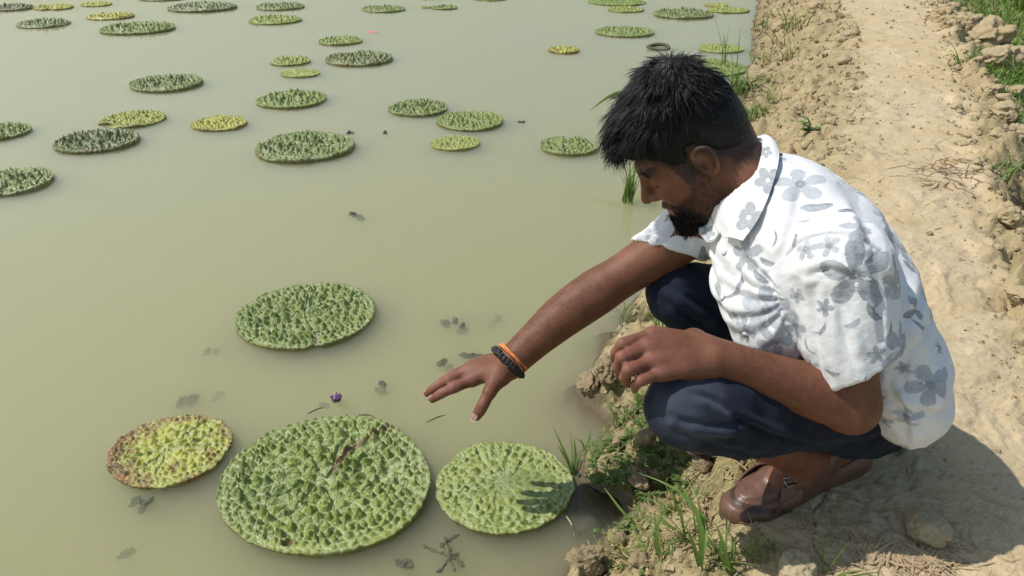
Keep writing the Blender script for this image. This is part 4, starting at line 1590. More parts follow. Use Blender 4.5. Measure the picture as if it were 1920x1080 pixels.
    def flower(Rf, petals=5, wid=.95, sd=0):
        def fn(u, v_, tone):
            r, a = np.hypot(u, v_), np.arctan2(v_, u)
            k = np.floor(a / (2 * math.pi / petals) + .5)
            da = a - k * 2 * math.pi / petals
            rnd = np.sin(k * 12.9 + sd * 3.1) * .5 + .5
            px_, py_ = r * np.cos(da), r * np.sin(da)
            cx = Rf * (.58 + .05 * rnd)
            e = Rf * .40 * (1 - np.hypot((px_ - cx) / (Rf * (.42 + .06 * rnd)), py_ / (Rf * .31 * wid * (.75 + .4 * np.clip(px_ / Rf, 0, 1)))))
            e = e + .0016 * noise3(np.stack([u * 260, v_ * 260, u * 0 + sd], 1)) - .0030 * smooth(.28, .5, noise3(np.stack([u * 60, v_ * 300, u * 0 + sd], 1)))
            vein = np.abs(np.sin(py_ / Rf * 26 + noise3(np.stack([u * 90, v_ * 90, u * 0 + sd], 1)) * 1.6))
            tn = np.clip(tone + .22 * (rnd - .5) + .35 * (.45 - px_ / Rf) - .22 * vein, 0, 1)
            core = .0035 - np.abs(r - Rf * .13)
            return np.maximum(e, core), np.where(core > e, .8, tn)
        return fn

    def leaf(L, w_, bend=.0, sd=0):
        def fn(u, v_, tone):
            s = np.clip(u / L, -.5, .5)
            vv = v_ - bend * L * (s * s * 4)
            half = w_ * np.sqrt(np.clip(1 - (2 * s) ** 2, 0, 1)) * (1 + .3 * s)
            e = np.minimum(half - np.abs(vv), (L / 2 - np.abs(u)))
            mid = np.abs(vv) < w_ * .10
            return e + .0009 * noise3(np.stack([u * 230, v_ * 230, u * 0 + sd], 1)), np.clip(np.where(mid, tone - .35, tone) + .3 * (vv > 0) - .1, 0, 1)
        return fn

    def at(px_, py_):
        m = facing & (np.hypot(x - px_, y - py_) < 9)
        if not m.any():
            return None
        i = np.where(m)[0]
        i = i[dep[i] < dep[i].min() + .02]
        return V[i].mean(0), unit(N[i].mean(0))

    def put(px_, py_, kind, size, rot, tone):
        r = at(px_, py_)
        if r is None:
            return
        c, n = r
        rt = np.array((1.0, 0, 0))
        tx = unit(rt - n * (rt @ n))
        tx = unit(tx * math.cos(rot) + np.cross(n, tx) * math.sin(rot))
        s = .95 * size * proj(c[None])[2][0] / FPX
        sd = px_ * .37 + py_ * .11
        if kind == 'f':
            stamp(c, n, tx, flower(s, 5, 1.0, sd), tone, s * 1.4)
        elif kind == 'g':
            stamp(c, n, tx, flower(s, 4, 1.15, sd), tone, s * 1.4)
        else:
            stamp(c, n, tx, leaf(s * 2, s * (.34 if kind == 'l' else .16), .12 if kind == 'l' else .25, sd), tone, s * 1.2)

    for a in PRINTS:
        put(*a)
    fr = np.random.RandomState(4)
    fill = 0
    while fill < 60:                                                # small sprigs between the large blooms
        px_, py_ = fr.uniform(1300, 1775), fr.uniform(280, 800)
        r = at(px_, py_)
        fill += 1
        if r is None:
            continue
        j = np.hypot(x - px_, y - py_) + 9e3 * ~facing
        if pd[j.argmin()] > -.009:
            continue
        put(px_, py_, 'lsf'[fill % 3], fr.uniform(11, 19), fr.uniform(-1.6, 1.6), fr.uniform(.15, .75))
    # the sides the photograph does not show carry the same print
    for k in range(70):
        i = rng.randint(len(V))
        if facing[i] and np.abs(x[i] - 1500) < 330 and y[i] < 800:
            continue
        n = N[i]
        tx = unit(np.cross(n, rng.normal(size=3)))
        s = rng.uniform(.018, .04)
        stamp(V[i], n, tx, flower(s, 5, 1.0, k) if k % 3 else leaf(s * 2, s * .35, .1, k), rng.uniform(.3, .8), s * 1.4)
    print('shirt', len(V))
    return mesh_obj('shirt', V, F, M_SHIRT, person, attrs={'print_edge': pd, 'print_tone': pt, 'seam': seam}), V, N


PRINTS = [  # pixel in the photograph, kind, size in pixels, turn, tone
    (1606, 517, 'f', 62, .5, .62), (1636, 590, 'l', 26, -.7, .85), (1613, 430, 'f', 34, .3, .45), (1500, 345, 'f', 50, .2, .12),
    (1437, 345, 'f', 32, 1.1, .55), (1530, 390, 'l', 32, -.25, .5), (1600, 393, 'l', 26, .2, .8), (1590, 340, 'l', 30, -.3, .45),
    (1685, 460, 'f', 40, .2, .55), (1708, 503, 'l', 24, -.2, .95), (1725, 440, 'l', 30, -1.0, .5), (1716, 577, 'g', 27, .6, .9),
    (1692, 655, 'f', 55, .1, .55), (1735, 617, 's', 30, -.3, .9), (1668, 625, 's', 24, 1.1, .9), (1745, 722, 'f', 44, .8, .50),
    (1675, 530, 'f', 34, 1.4, .45), (1762, 590, 'l', 24, 1.3, .7), (1755, 480, 'l', 24, -1.2, .5),
    (1398, 478, 'f', 36, .6, .45), (1383, 545, 's', 34, 1.45, .75), (1318, 480, 'l', 26, -1.2, .9), (1345, 545, 'l', 30, 1.4, .3),
    (1437, 580, 'f', 46, .4, .35), (1398, 615, 'f', 26, .9, .35), (1455, 640, 'f', 34, .1, .35), (1424, 520, 'l', 20, -.9, .9),
    (1490, 610, 'f', 28, .3, .3), (1540, 625, 's', 26, 1.3, .75), (1512, 650, 's', 20, -.7, .7), (1525, 690, 'f', 20, .2, .5),
    (1560, 700, 'l', 16, .3, .5), (1643, 665, 'f', 20, .6, .5), (1512, 468, 'f', 22, .1, .25), (1555, 460, 'f', 24, .4, .3),
    (1215, 445, 'f', 26, .3, .12), (1255, 405, 'l', 16, .8, .3), (1325, 415, 'f', 20, .2, .5), (1460, 300, 'l', 20, .3, .2),
    (1560, 300, 'f', 30, .5, .10), (1660, 400, 'f', 30, .9, .15), (1650, 560, 'l', 22, 1.2, .35), (1700, 780, 'f', 26, .4, .35), (1600, 610, 'l', 18, .6, .05),
]
shirt, SV, SN = build_shirt()


def shirt_bits():
    # collar leaves: a folded band round the neck, open at the throat
    def leaf_band(inner, outer, name):
        n = 90
        A, B = spline(inner, n), spline(outer, n)
        V, F = [], []
        m = 22
        for i in range(n):
            out = unit(B[i] - A[i])
            for j in range(m):
                t = j / (m - 1)
                nrm = unit(np.cross(A[min(i + 1, n - 1)] - A[max(i - 1, 0)], out))
                V.append(A[i] * (1 - t) + B[i] * t + nrm * .008 * math.sin(t * 2.6))
        nn = len(V)
        V = np.array(V)
        for i in range(n - 1):
            for j in range(m - 1):
                k = i * m + j
                F.append((k, k + m, k + m + 1, k + 1))
        # give it a thickness
        Fq = np.array(F)
        Nn = normals(V, Fq)
        V2 = np.concatenate([V, V - Nn * .0025])
        F2 = F + [tuple(nn + i for i in f[::-1]) for f in F]
        rim = [i * m for i in range(n)] + [(n - 1) * m + j for j in range(1, m)] + [i * m + m - 1 for i in range(n - 2, -1, -1)] + list(range(m - 2, 0, -1))
        for i in range(len(rim)):
            a, b = rim[i], rim[(i + 1) % len(rim)]
            F2.append((a, b, nn + b, nn + a))
        x, y, d = proj(V2)
        pd = np.full(len(V2), -.02)
        for (cx, cy, r, a0) in ((1440, 338, 26, .4), (1404, 408, 30, 1.1), (1436, 285, 12, .2), (1328, 436, 14, .3)):
            rr, an = np.hypot(x - cx, y - cy), np.arctan2(y - cy, x - cx) - a0
            da = an - np.floor(an / (2 * math.pi / 5) + .5) * 2 * math.pi / 5
            e = r * .42 * (1 - np.hypot((rr * np.cos(da) - r * .58) / (r * .44), rr * np.sin(da) / (r * .34)))
            pd = np.maximum(pd, e * d / FPX)
        mesh_obj(name, V2, F2, M_SHIRT, shirt, attrs={'print_edge': pd, 'print_tone': np.full(len(V2), .4), 'seam': np.zeros(len(V2))})
    leaf_band([P(1404, 268, 1.345), P(1424, 260, 1.29), P(1428, 285, 1.232), P(1412, 340, 1.208), P(1386, 400, 1.206), P(1358, 444, 1.216)],
              [P(1418, 268, 1.355), P(1446, 264, 1.295), P(1461, 298, 1.205), P(1450, 352, 1.170), P(1426, 410, 1.162), P(1396, 453, 1.172)], 'collar')
    leaf_band([P(1404, 268, 1.345), P(1388, 305, 1.36), P(1355, 360, 1.365), P(1335, 405, 1.32), P(1350, 436, 1.235)],
              [P(1412, 272, 1.36), P(1384, 325, 1.39), P(1342, 380, 1.395), P(1308, 425, 1.335), P(1322, 450, 1.25)], 'collar')
    # buttons down the front edge
    x, y, d = proj(SV)
    fc = (SN * (SV - np.array((0, 0, CAM_H)))).sum(1) < 0
    for (px, py) in ((1352, 470), (1350, 553), (1392, 632)):
        m = fc & (np.hypot(x - px, y - py) < 8)
        if m.any():
            i = np.where(m)[0]
            i = i[np.argmin(d[i])]
            c, n = SV[i], SN[i]
            t = unit(np.cross(n, (.3, .2, 1)))
            b = np.cross(n, t)
            mb = MB()
            mb.tube([c + n * .0005, c + n * .0022, c + n * .0030], [.0052, .0052, .0040], 12)
            mb.obj('button', M_BUTTON, shirt)


shirt_bits()


# ---- loafers
class Scaled:
    """the same chains as a Field, all radii times k"""

    def __init__(self, f, k):
        self.f, self.k = f, k

    def chain(self, p, r, k=0.0, cut=False, squash=None, n=None):
        self.f.chain(p, np.asarray(r) * self.k, k * self.k, cut, squash, n)


def build_shoe(toe, heel, z0):
    ax = toe - heel
    ax[2] = 0
    L = np.linalg.norm(ax)
    ax = ax / L
    lf = np.array((-ax[1], ax[0], 0))
    c = (toe + heel) / 2
    c[2] = z0
    K = 1.12
    T = lambda x, y, z: c + ax * (x * L / .30) + lf * (y * K) + np.array((0, 0, z * K))
    f0 = Field(c - (.24, .24, .02), c + (.24, .24, .18), .0025)
    f = Scaled(f0, K)
    up = (0, 0, 1)
    f.chain([T(-.112, 0, .036), T(-.05, 0, .034), T(.02, .002, .032), T(.075, .004, .027), T(.115, .002, .023)], [.034, .034, .037, .041, .034], squash=((0, 0, 1), .74), n=14)
    f.chain([T(-.118, 0, .058), T(-.07, 0, .050)], [.026, .027], k=.02)
    f.chain([T(-.020, .002, .072), T(.03, .003, .052), T(.095, .002, .027)], [.032, .032, .025], k=.02, n=8)
    f.chain([T(-.040, .002, .080), T(.0, .002, .070), T(.04, .002, .052)], [.030, .032, .030], k=.015, n=6)
    # mouth for the foot
    f.chain([T(-.110, 0, .098), T(-.080, 0, .102), T(-.060, .001, .130)], [.024, .029, .030], k=.006, cut=True)
    f.chain([T(-.105, 0, .07), T(-.06, 0, .07), T(-.03, 0, .08)], [.022, .027, .022], k=.006, cut=True)
    f0.plane_cut(T(0, 0, .008), (0, 0, -1))
    V, F = f0.mesh(1)
    q = V - c
    u, v, w = q @ ax / (L / .30), q @ lf / K, q[:, 2] / K
    N = normals(V, F)
    # apron seam: a raised lip following the toe
    lip = np.stack([T(.0 + .128 * math.cos(a) - .0, .0405 * math.sin(a) + .003, .042 - .013 * math.cos(a) ** 2) for a in np.linspace(-1.3, 1.3, 40)])
    dd = np.full(len(V), 1.0)
    for p in lip:
        dd = np.minimum(dd, np.hypot(np.hypot((V - p) @ ax, (V - p) @ lf), ((V - p)[:, 2]) * .55))
    V = V + N * (.0026 * smooth(.009, .002, dd) - .0022 * smooth(.016, .011, dd) * smooth(.007, .010, dd))[:, None]
    V = V + N * (.0005 * noise3(np.stack([u * 60, v * 14, w * 20], 1)) * smooth(.0, .05, u))[:, None]
    seam = .8 * smooth(.0125, .0112, dd) * smooth(.0085, .0098, dd) * (w < .047)
    dusty = smooth(.02, .008, w) * .6 + .4 * smooth(.2, .5, noise3(q * 40)) * smooth(.03, .0, w)
    shoe = mesh_obj('shoe', V, F, M_LEATHER, person, attrs={'seam': seam, 'dusty': dusty})
    g0 = Field(c - (.24, .24, .02), c + (.24, .24, .06), .003)
    g = Scaled(g0, K)
    g.chain([T(-.112, 0, .006), T(-.05, 0, .006), T(.02, .002, .006), T(.075, .004, .006), T(.112, .002, .006)], [.036, .034, .038, .044, .035], squash=((0, 0, 1), .22), n=14)
    V, F = g0.mesh(1)
    mesh_obj('sole', V, F, M_SOLE, shoe)
    # saddle strap over the instep with its metal bit
    st = MB()
    prof = [T(.070, .0395, .024), T(.062, .0375, .046), T(.052, .0245, .070), T(.048, .0, .081), T(.052, -.0245, .070), T(.062, -.0375, .046), T(.070, -.0395, .024)]
    pr = spline(prof, 22)
    Vs, Fs = [], []
    for i, p in enumerate(pr):
        tt = abs(i / 21 - .5) * 2
        wd = .010 + .013 * tt ** 1.5
        n_ = unit(p - T(.058, 0, .030))
        for q_ in ((-wd, 0), (wd, 0), (wd, .0036), (-wd, .0036)):
            Vs.append(p + ax * q_[0] + n_ * (q_[1] + .0005))
    for i in range(len(pr) - 1):
        for j in range(4):
            k = (j + 1) % 4
            Fs.append((i * 4 + j, i * 4 + k, i * 4 + 4 + k, i * 4 + 4 + j))
    Fs += [(0, 1, 2, 3), (len(Vs) - 1, len(Vs) - 2, len(Vs) - 3, len(Vs) - 4)]
    mesh_obj('strap', Vs, Fs, M_LEATHER, shoe, smooth_shade=False, attrs={'seam': np.zeros(len(Vs)), 'dusty': np.zeros(len(Vs))})
    mb = MB()
    bar = [T(.050, y, .0880 - 9 * y * y) for y in np.linspace(-.026, .026, 9)]
    mb.tube(bar, .0022, 8)
    for s in (1, -1):
        yc = s * .030
        zc = .0755
        e1, e2 = np.array(ax), unit(lf * s * .62 + np.array((0, 0, -.78)))
        o = T(.053, yc, zc)
        nn = np.cross(e1, e2)
        ring = [o + e1 * a * .0115 + e2 * b * .0075 + nn * .002 for a, b in ((-1, -1), (1, -1), (1, 1), (-1, 1), (-1, -1))]
        for a, b in zip(ring[:-1], ring[1:]):
            mb.tube([a, b], .0021, 6)
        mb.tube([o - e1 * .005 + e2 * .004, o + e1 * .005 - e2 * .002], .0016, 6)
    mb.obj('buckle', M_STEEL, shoe)
    return shoe


build_shoe(toeL.copy(), heelL.copy(), GZ)
build_shoe(toeR.copy(), heelR.copy(), GZ)


# ---- wrist cords
def build_cords():
    ax = unit(wrR - elR)
    s = unit(np.cross(ax, (0, 0, 1)))
    u = np.cross(s, ax)
    mb = MB()
    c0 = P(953, 679, 1.42)
    for k in range(26):
        a = 2 * math.pi * k / 26
        c = c0 + (s * math.cos(a) + u * math.sin(a)) * .0335 + ax * (.004 * math.sin(a + .6))
        mb.lump(c, .0061, seed=k, res=2, rough=.5)
    o = mb.obj('bracelet', M_CORD, person)
    o['label'] = 'thick knotted black cord bracelet'
    mb = MB()
    c1 = P(961, 670, 1.42)
    for j in range(3):
        pts = []
        for k in range(33):
            a = 2 * math.pi * k / 32
            pts.append(c1 + (s * math.cos(a) + u * math.sin(a)) * .0335 + ax * (.006 * math.sin(a + .6 + j) + (j - 1) * .0025))
        mb.tube(pts, .0011, 5, cap=False)
    o = mb.obj('wrist_thread', M_THREAD, person)
    o['label'] = 'thin orange thread tied above the black bracelet'


build_cords()
# ================================================================== plants, clods, litter, things in the water
def hit(px, py):
    z = .15
    for _ in range(12):
        p = G(px, py, z)
        z = .5 * z + .5 * max(gz(p[0], p[1]), 0.0)
    p = G(px, py, z)
    return np.array((p[0], p[1], z))


def mat_leaf(name, c0, c1, dry=(.36, .28, .13)):
    m = Mat(name)
    t = m.attr('shade_mix')
    c = m.mix(m.ramp(m.noise(40, 3), [(.3, 0), (.7, 1)]), c0, c1)
    c = m.mix(t, c, dry)
    m.set(Base_Color=c, Roughness=.5, Specular_IOR_Level=.4)
    tl = m.node('ShaderNodeBsdfTranslucent')
    m.val(tl.inputs['Color'], m.mix(.5, c, (.25, .40, .05)))
    mx = m.node('ShaderNodeMixShader')
    mx.inputs[0].default_value = .28
    m.link(m.b.outputs[0], mx.inputs[1])
    m.link(tl.outputs[0], mx.inputs[2])
    m.link(mx.outputs[0], m.out.inputs['Surface'])
    return m.m


M_GRASS = mat_leaf('grass_blade', (.075, .150, .020), (.13, .225, .035))
M_WEED = mat_leaf('weed_leaf', (.075, .150, .030), (.13, .22, .05))
M_LUSH = mat_leaf('field_blade', (.060, .150, .012), (.11, .24, .022))
M_STRAW = simple('dry_straw', (.45, .34, .20), .8, c2=(.30, .21, .11), scale=60)
M_CLOD = simple('dry_clod', (.45, .36, .215), .95, c2=(.32, .245, .14), scale=30, bump=.012, spec=.2)
M_NEARCLOD = simple('damp_clod', (.30, .235, .14), .95, c2=(.20, .15, .085), scale=30, bump=.012, spec=.2)
M_STONE = simple('buff_stone', (.42, .34, .21), .8, c2=(.30, .24, .14), scale=18, bump=.006)
M_DARK = simple('drowned_plant', (.055, .048, .036), .7, c2=(.10, .085, .05), scale=50, bump=.004)
M_BUD = simple('purple_bud', (.16, .07, .17), .5, c2=(.09, .045, .09), scale=120)
M_PINK = simple('pink_petal', (.62, .17, .17), .5, c2=(.7, .28, .25), scale=90)
M_VIOLET = simple('violet_petal', (.40, .14, .45), .5)


def arc(p, az, h, lean, n=6, droop=0.0):
    """a blade's midline: rises h, leans out lean along azimuth az, tip drooping"""
    t = np.linspace(0, 1, n)
    o = lean * t ** 1.7
    z = h * (t - droop * t ** 2.6)
    return np.stack([p[0] + o * math.cos(az), p[1] + o * math.sin(az), p[2] + z], 1)


def tuft(p, label, n=9, h=.08, lean=.04, w=.005, mat=None, name='grass_tuft', group=None, seed=0, spread=.012, dry=.1, droop=.25, cat='grass'):
    rng = random.Random(seed)
    mb = MB()
    for k in range(n):
        az = rng.uniform(0, 6.283)
        q = (rng.uniform(-spread, spread), rng.uniform(-spread, spread), -.006)
        hh, ww = h * rng.uniform(.55, 1.1), w * rng.uniform(.7, 1.2)
        pts = arc(q, az, hh, lean * rng.uniform(.3, 1.5), 7, droop * rng.uniform(.3, 1.6))
        mb.blade(pts, [ww * .8, ww, ww, ww * .9, ww * .7, ww * .45, ww * .06], side=(-math.sin(az), math.cos(az), rng.uniform(-.3, .3)), a=rng.uniform(0, dry * 2), fold=.35)
    o = mb.obj(name, mat or M_GRASS)
    o.location = [float(v) for v in p]
    return tag(o, label, cat, group)


def weed(p, label, n=7, h=.05, leaf=.018, name='leafy_weed', group=None, seed=0, mat=None, flat=.6, dry=.08):
    """stems with pairs of small pointed leaves"""
    rng = random.Random(seed)
    mb, ms = MB(), MB()
    for k in range(n):
        az = rng.uniform(0, 6.283)
        L = h * rng.uniform(.6, 1.3)
        lean = L * rng.uniform(.2, 1.0) * (1 + flat)
        st = arc((rng.uniform(-.012, .012), rng.uniform(-.012, .012), -.004), az, L, lean, 6, .3)
        ms.tube(st, np.linspace(.0013, .0006, 6), 4, a=.3)
        for i in range(1, 6):
            for s in (-1, 1, .35):
                a2 = az + s * rng.uniform(.7, 1.3)
                l2 = leaf * rng.uniform(.6, 1.2) * (1.1 - .1 * i)
                w2 = l2 * rng.uniform(.26, .40)
                pts = arc(st[i], a2, l2 * rng.uniform(.0, .5), l2, 5, .5)
                mb.blade(pts, [w2 * .25, w2 * .9, w2, w2 * .65, w2 * .05], side=(-math.sin(a2), math.cos(a2), 0), a=rng.uniform(0, dry * 2), fold=.3)
    root = empty(name, p)
    tag(root, label, 'plant', group)
    a = ms.obj('stem', mat or M_WEED, root)
    b = mb.obj('foliage', mat or M_WEED, root)
    return root


# ---- the sprouts and weeds along the near shore
def sprout(px, py, blades, label, w=.008, mat=None):
    p = hit(px, py)
    D = proj(p[None])[2][0]
    mb = MB()
    for i, path in enumerate(blades):
        pts = np.array([P(a, b, D + dd) for a, b, dd in path])
        pts[0] = p + (0, 0, -.004)
        q = spline(pts, 9)
        ww = w * (1 - .12 * (i % 3))
        mb.blade(q - p, .72 * ww * np.array([.7, .9, 1, 1, .95, .8, .6, .35, .04]), side=np.array((1, -.2, .25 * (-1) ** i)), a=.05 + .06 * (i % 3), fold=.4)
    o = mb.obj('grass_sprout', mat or M_GRASS)
    o.location = [float(v) for v in p]
    tag(o, label, 'grass')


sprout(1076, 888, [[(1076, 888, 0), (1060, 850, .0), (1036, 798, .0)], [(1076, 888, 0), (1062, 860, -.01), (1044, 832, -.02)], [(1076, 888, 0), (1074, 850, .01), (1070, 808, .02)], [(1076, 888, 0), (1080, 860, 0), (1076, 818, -.01)], [(1076, 888, 0), (1066, 866, -.01), (1052, 846, -.02)]],
       'fresh sprout of broad blades standing in the water beside the algae-stained pad', .0085)
sprout(1096, 842, [[(1096, 842, 0), (1092, 830, 0), (1082, 822, 0)], [(1096, 842, 0), (1104, 826, 0), (1108, 803, 0)], [(1096, 842, 0), (1100, 833, 0), (1101, 818, .01)]], 'thin forked seedling just beyond the broad-bladed sprout', .006)
sprout(1314, 1066, [[(1314, 1066, 0), (1314, 1010, -.01), (1308, 965, -.01), (1270, 918, -.0), (1196, 886, .04)], [(1314, 1066, 0), (1300, 1020, -.02), (1286, 986, -.03)], [(1314, 1066, 0), (1324, 1000, .02), (1330, 985, .03)], [(1314, 1066, 0), (1318, 990, 0), (1314, 950, .02)]],
       'tallest grass plant, its long blade arching over towards the pads', .0105)
sprout(1370, 1078, [[(1370, 1078, 0), (1356, 1020, -.01), (1342, 982, -.01)], [(1370, 1078, 0), (1374, 1030, 0), (1372, 1000, .02)], [(1370, 1078, 0), (1352, 1040, -.02), (1350, 1005, -.03)]], 'short grass plant in front of the shoe tip', .009)
sprout(1240, 1052, [[(1240, 1052, 0), (1232, 1000, 0), (1226, 955, 0)], [(1240, 1052, 0), (1228, 1010, -.01), (1240, 968, -.01), (1252, 950, 0)], [(1240, 1052, 0), (1262, 1010, 0), (1284, 1000, .02)]], 'thin pale grass plant between the shore and the tallest grass', .0065)
sprout(1196, 988, [[(1196, 988, 0), (1160, 950, .02), (1128, 908, .05)], [(1196, 988, 0), (1178, 970, 0), (1152, 988, -.01)], [(1196, 988, 0), (1180, 975, .01), (1168, 960, .02)]], 'low grass leaning from the bank over the shaded water', .0065)
sprout(1223, 806, [[(1223, 806, 0), (1226, 770, 0), (1228, 716, 0)], [(1223, 806, 0), (1219, 775, 0), (1216, 738, .0)], [(1223, 806, 0), (1230, 780, -.01), (1238, 760, -.01)]], 'upright thin stalks in front of the near knee', .005)
sprout(1262, 612, [[(1262, 612, 0), (1240, 588, 0), (1205, 573, 0)], [(1262, 612, 0), (1238, 560, 0), (1224, 548, 0)], [(1262, 612, 0), (1232, 596, -.01), (1212, 590, -.01)], [(1262, 612, 0), (1248, 580, 0), (1240, 555, .02)]], 'grass leaning out from behind the far shin', .008)
sprout(1545, 1078, [[(1545, 1078, 0), (1542, 1020, 0), (1540, 985, 0)], [(1545, 1078, 0), (1572, 1040, 0), (1598, 1012, 0)]], 'two thin grass blades standing in the man\'s shadow', .004)
sprout(1560, 1085, [[(1560, 1085, 0), (1590, 1074, 0), (1640, 1068, 0)], [(1560, 1085, 0), (1600, 1080, -.01), (1660, 1070, -.01)]], 'bright grass blade lying flat beside the straw heap', .006)
sprout(985, 990, [[(985, 990, 0), (984, 975, 0), (988, 962, 0)], [(985, 990, 0), (1000, 978, 0), (1012, 975, 0)], [(985, 990, 0), (978, 980, 0), (972, 972, 0)]], 'few blades of grass poking up through the near rim of the algae-stained pad', .004)

k = 0
for px, py, n, hh, lf, txt in (
        (1118, 868, 8, .040, .017, 'dark leafy weed overhanging the water, next to the broad-bladed sprout'),
        (1150, 842, 8, .036, .015, 'leafy weed in the middle of the green patch at the shore'),
        (1186, 826, 7, .034, .015, 'leafy weed nearest the muddy outcrop'),
        (1216, 846, 8, .038, .016, 'leafy weed below the near knee'),
        (1240, 872, 6, .030, .014, 'leafy weed at the edge of the shoe\'s sunlit ground'),
        (1132, 902, 8, .042, .020, 'dark-leaved weed hanging lowest over the shaded water'),
        (1168, 884, 7, .034, .015, 'weed on the dark soil step above the shaded water'),
        (1205, 800, 6, .030, .013, 'low weed on the bank beside the thin upright stalks'),
        (1262, 925, 5, .024, .014, 'small weed under the arching grass blade'),
        (1212, 935, 5, .022, .013, 'pale four-leaved weed on the bank slope by the shaded water'),
        (1160, 722, 5, .022, .012, 'tiny weed growing on the muddy outcrop'),
        (1196, 752, 5, .026, .012, 'small weed at the foot of the muddy outcrop'),
        (1522, 250, 6, .075, .050, 'bright broad-leaved plant alone on the bank beyond the collar'),
        (1286, 905, 4, .022, .016, 'pale green seedling near the shoe tip'),
        (1676, 838, 6, .030, .020, 'dark green weed under the shirt tail')):
    weed(hit(px, py), txt, n, hh, lf, seed=100 + k, group='weeds on the bank')
    k += 1

# moss-like creeping cover between the weeds
rng = np.random.RandomState(21)
mb = MB()
for _ in range(480):
    px, py = rng.normal(1190, 55), rng.normal(880, 75)
    if not (1090 < px < 1330 and 745 < py < 1070):
        continue
    p = hit(px, py)
    if p[2] < .012:
        continue
    for _k in range(3):
        az, l = rng.uniform(0, 6.28), rng.uniform(.006, .018)
        q = p + (rng.normal() * .006, rng.normal() * .006, .001)
        mb.blade(arc(q, az, l * .5, l, 4, .4), np.array([.3, 1, .8, .05]) * l * .42, side=(-math.sin(az), math.cos(az), 0), a=rng.uniform(0, .75) ** 1.5)
tag(mb.obj('ground_cover', M_WEED), kind='stuff')

# ---- grass in and behind the water's edge
tuft(hit(1176, 378), 'dense clump of upright grass growing in the water under the man\'s face', 26, .20, .05, .007, seed=5, spread=.02, droop=.12, mat=M_GRASS)
tuft(hit(1390, 172), 'wide grass tussock on the shore behind the man\'s head', 42, .24, .24, .011, seed=6, spread=.09, droop=.5)
tuft(hit(1418, 222), 'grass tussock tucked behind the back of the man\'s hair', 26, .18, .16, .008, seed=7, spread=.05, droop=.4, dry=.25)
tuft(hit(1365, 128), 'sparse grass standing in the water before the broad half-hidden pad', 9, .36, .10, .008, seed=8, spread=.05, droop=.1, dry=.2)
tuft(hit(1436, 120), 'yellowing grass on the bank slope above the wide tussock', 20, .14, .12, .008, seed=9, spread=.08, dry=.5)
tuft(hit(1492, 58), 'dry weedy grass high on the slope near the path', 30, .26, .2, .009, seed=10, spread=.12, dry=.6)
tuft(hit(1462, 82), 'dry grass low on the slope below the weedy grass', 18, .16, .14, .008, seed=11, spread=.08, dry=.7)
tuft(hit(1556, 97), 'dead brown grass lying at the path edge', 16, .06, .2, .008, seed=12, spread=.08, dry=.9, droop=.7)
tuft(hit(1424, 60), 'dark thin weeds at the far waterline', 12, .3, .1, .008, seed=13, spread=.08, dry=.4)
tuft(hit(1812, 128), 'green grass among the clods at the far side of the path', 22, .16, .14, .010, seed=14, spread=.07)
tuft(hit(1884, 335), 'grass below the crumbling edge beside the big clods', 24, .12, .12, .007, seed=15, spread=.06)
tuft(hit(1908, 150), 'tall grass at the foot of the far-side clods', 30, .22, .16, .010, seed=16, spread=.1)
# the long reed leaf that reaches out past the man's forehead
pr = G(1262, 300, 0)
Dr = proj(pr[None])[2][0]
mb = MB()
for path in ([(1262, 300, 0), (1235, 225, 0), (1195, 180, 0), (1150, 176, 0), (1104, 208, 0)], [(1262, 300, 0), (1262, 230, 0), (1285, 180, .1)], [(1262, 300, 0), (1250, 240, -.1), (1230, 200, -.15)]):
    q = spline(np.array([P(a, b, Dr + d_) for a, b, d_ in path]), 12)
    mb.blade(q - pr, .044 * np.array([.5, .7, .85, 1, 1, 1, .95, .85, .7, .5, .3, .03]), side=(.1, -.5, .8), fold=.3)
o = mb.obj('reed', M_GRASS)
o.location = [float(v) for v in pr]
tag(o, 'single reed whose long leaf reaches out past the man\'s forehead', 'reed')


# ---- the grass field beyond the path: too many blades to count
def blade_field(name, n, area, hgt, wid, mat, seed, keep=None):
    rng = np.random.RandomState(seed)
    y = area[0] * (area[1] / area[0]) ** rng.uniform(0, 1, n)
    x = edge_x(y) + area[2] + rng.uniform(0, 1, n) ** 1.4 * (area[3] * y)
    z = ground_z(x, y, False)
    m = np.ones(n, bool) if keep is None else keep(x, y, rng)
    x, y, z = x[m], y[m], z[m]
    n = len(x)
    az, h = rng.uniform(0, 6.283, n), hgt * rng.uniform(.5, 1.2, n) * (1 + .45 * noise2(x * 1.7, y * 1.7))
    ln = h * rng.uniform(.2, .9, n)
    t = np.array([0, .4, .75, 1.0])
    o = ln[:, None] * t ** 1.7
    c = np.stack([x[:, None] + o * np.cos(az)[:, None], y[:, None] + o * np.sin(az)[:, None], z[:, None] - .01 + h[:, None] * (t - .22 * t ** 2.5)], -1)
    w = (wid * rng.uniform(.7, 1.3, n))[:, None] * np.array([.8, 1, .7, .05]) * np.maximum(1, y / 4)[:, None] * .5
    sd = np.stack([-np.sin(az), np.cos(az), np.zeros(n)], -1)
    V = np.stack([c - sd[:, None] * w[..., None], c + sd[:, None] * w[..., None]], 2).reshape(-1, 3)
    b = (np.arange(n) * 8)[:, None, None] + (np.arange(3) * 2)[None, :, None] + np.array([0, 1, 3, 2])
    a = np.repeat(np.clip(rng.normal(.10, .12, n), 0, .8), 8)
    tag(mesh_obj(name, V, b.reshape(-1, 4), mat, attrs={'shade_mix': a}), kind='stuff')


blade_field('field_grass', 36000, (2.3, 14.0, .12, .5), .075, .0065, M_LUSH, 31)
blade_field('field_crop', 9000, (5.2, 16.0, .75, .5), .26, .010, M_LUSH, 32, lambda x, y, r: (x - edge_x(y)) > .8 + .25 * noise2(x, y))


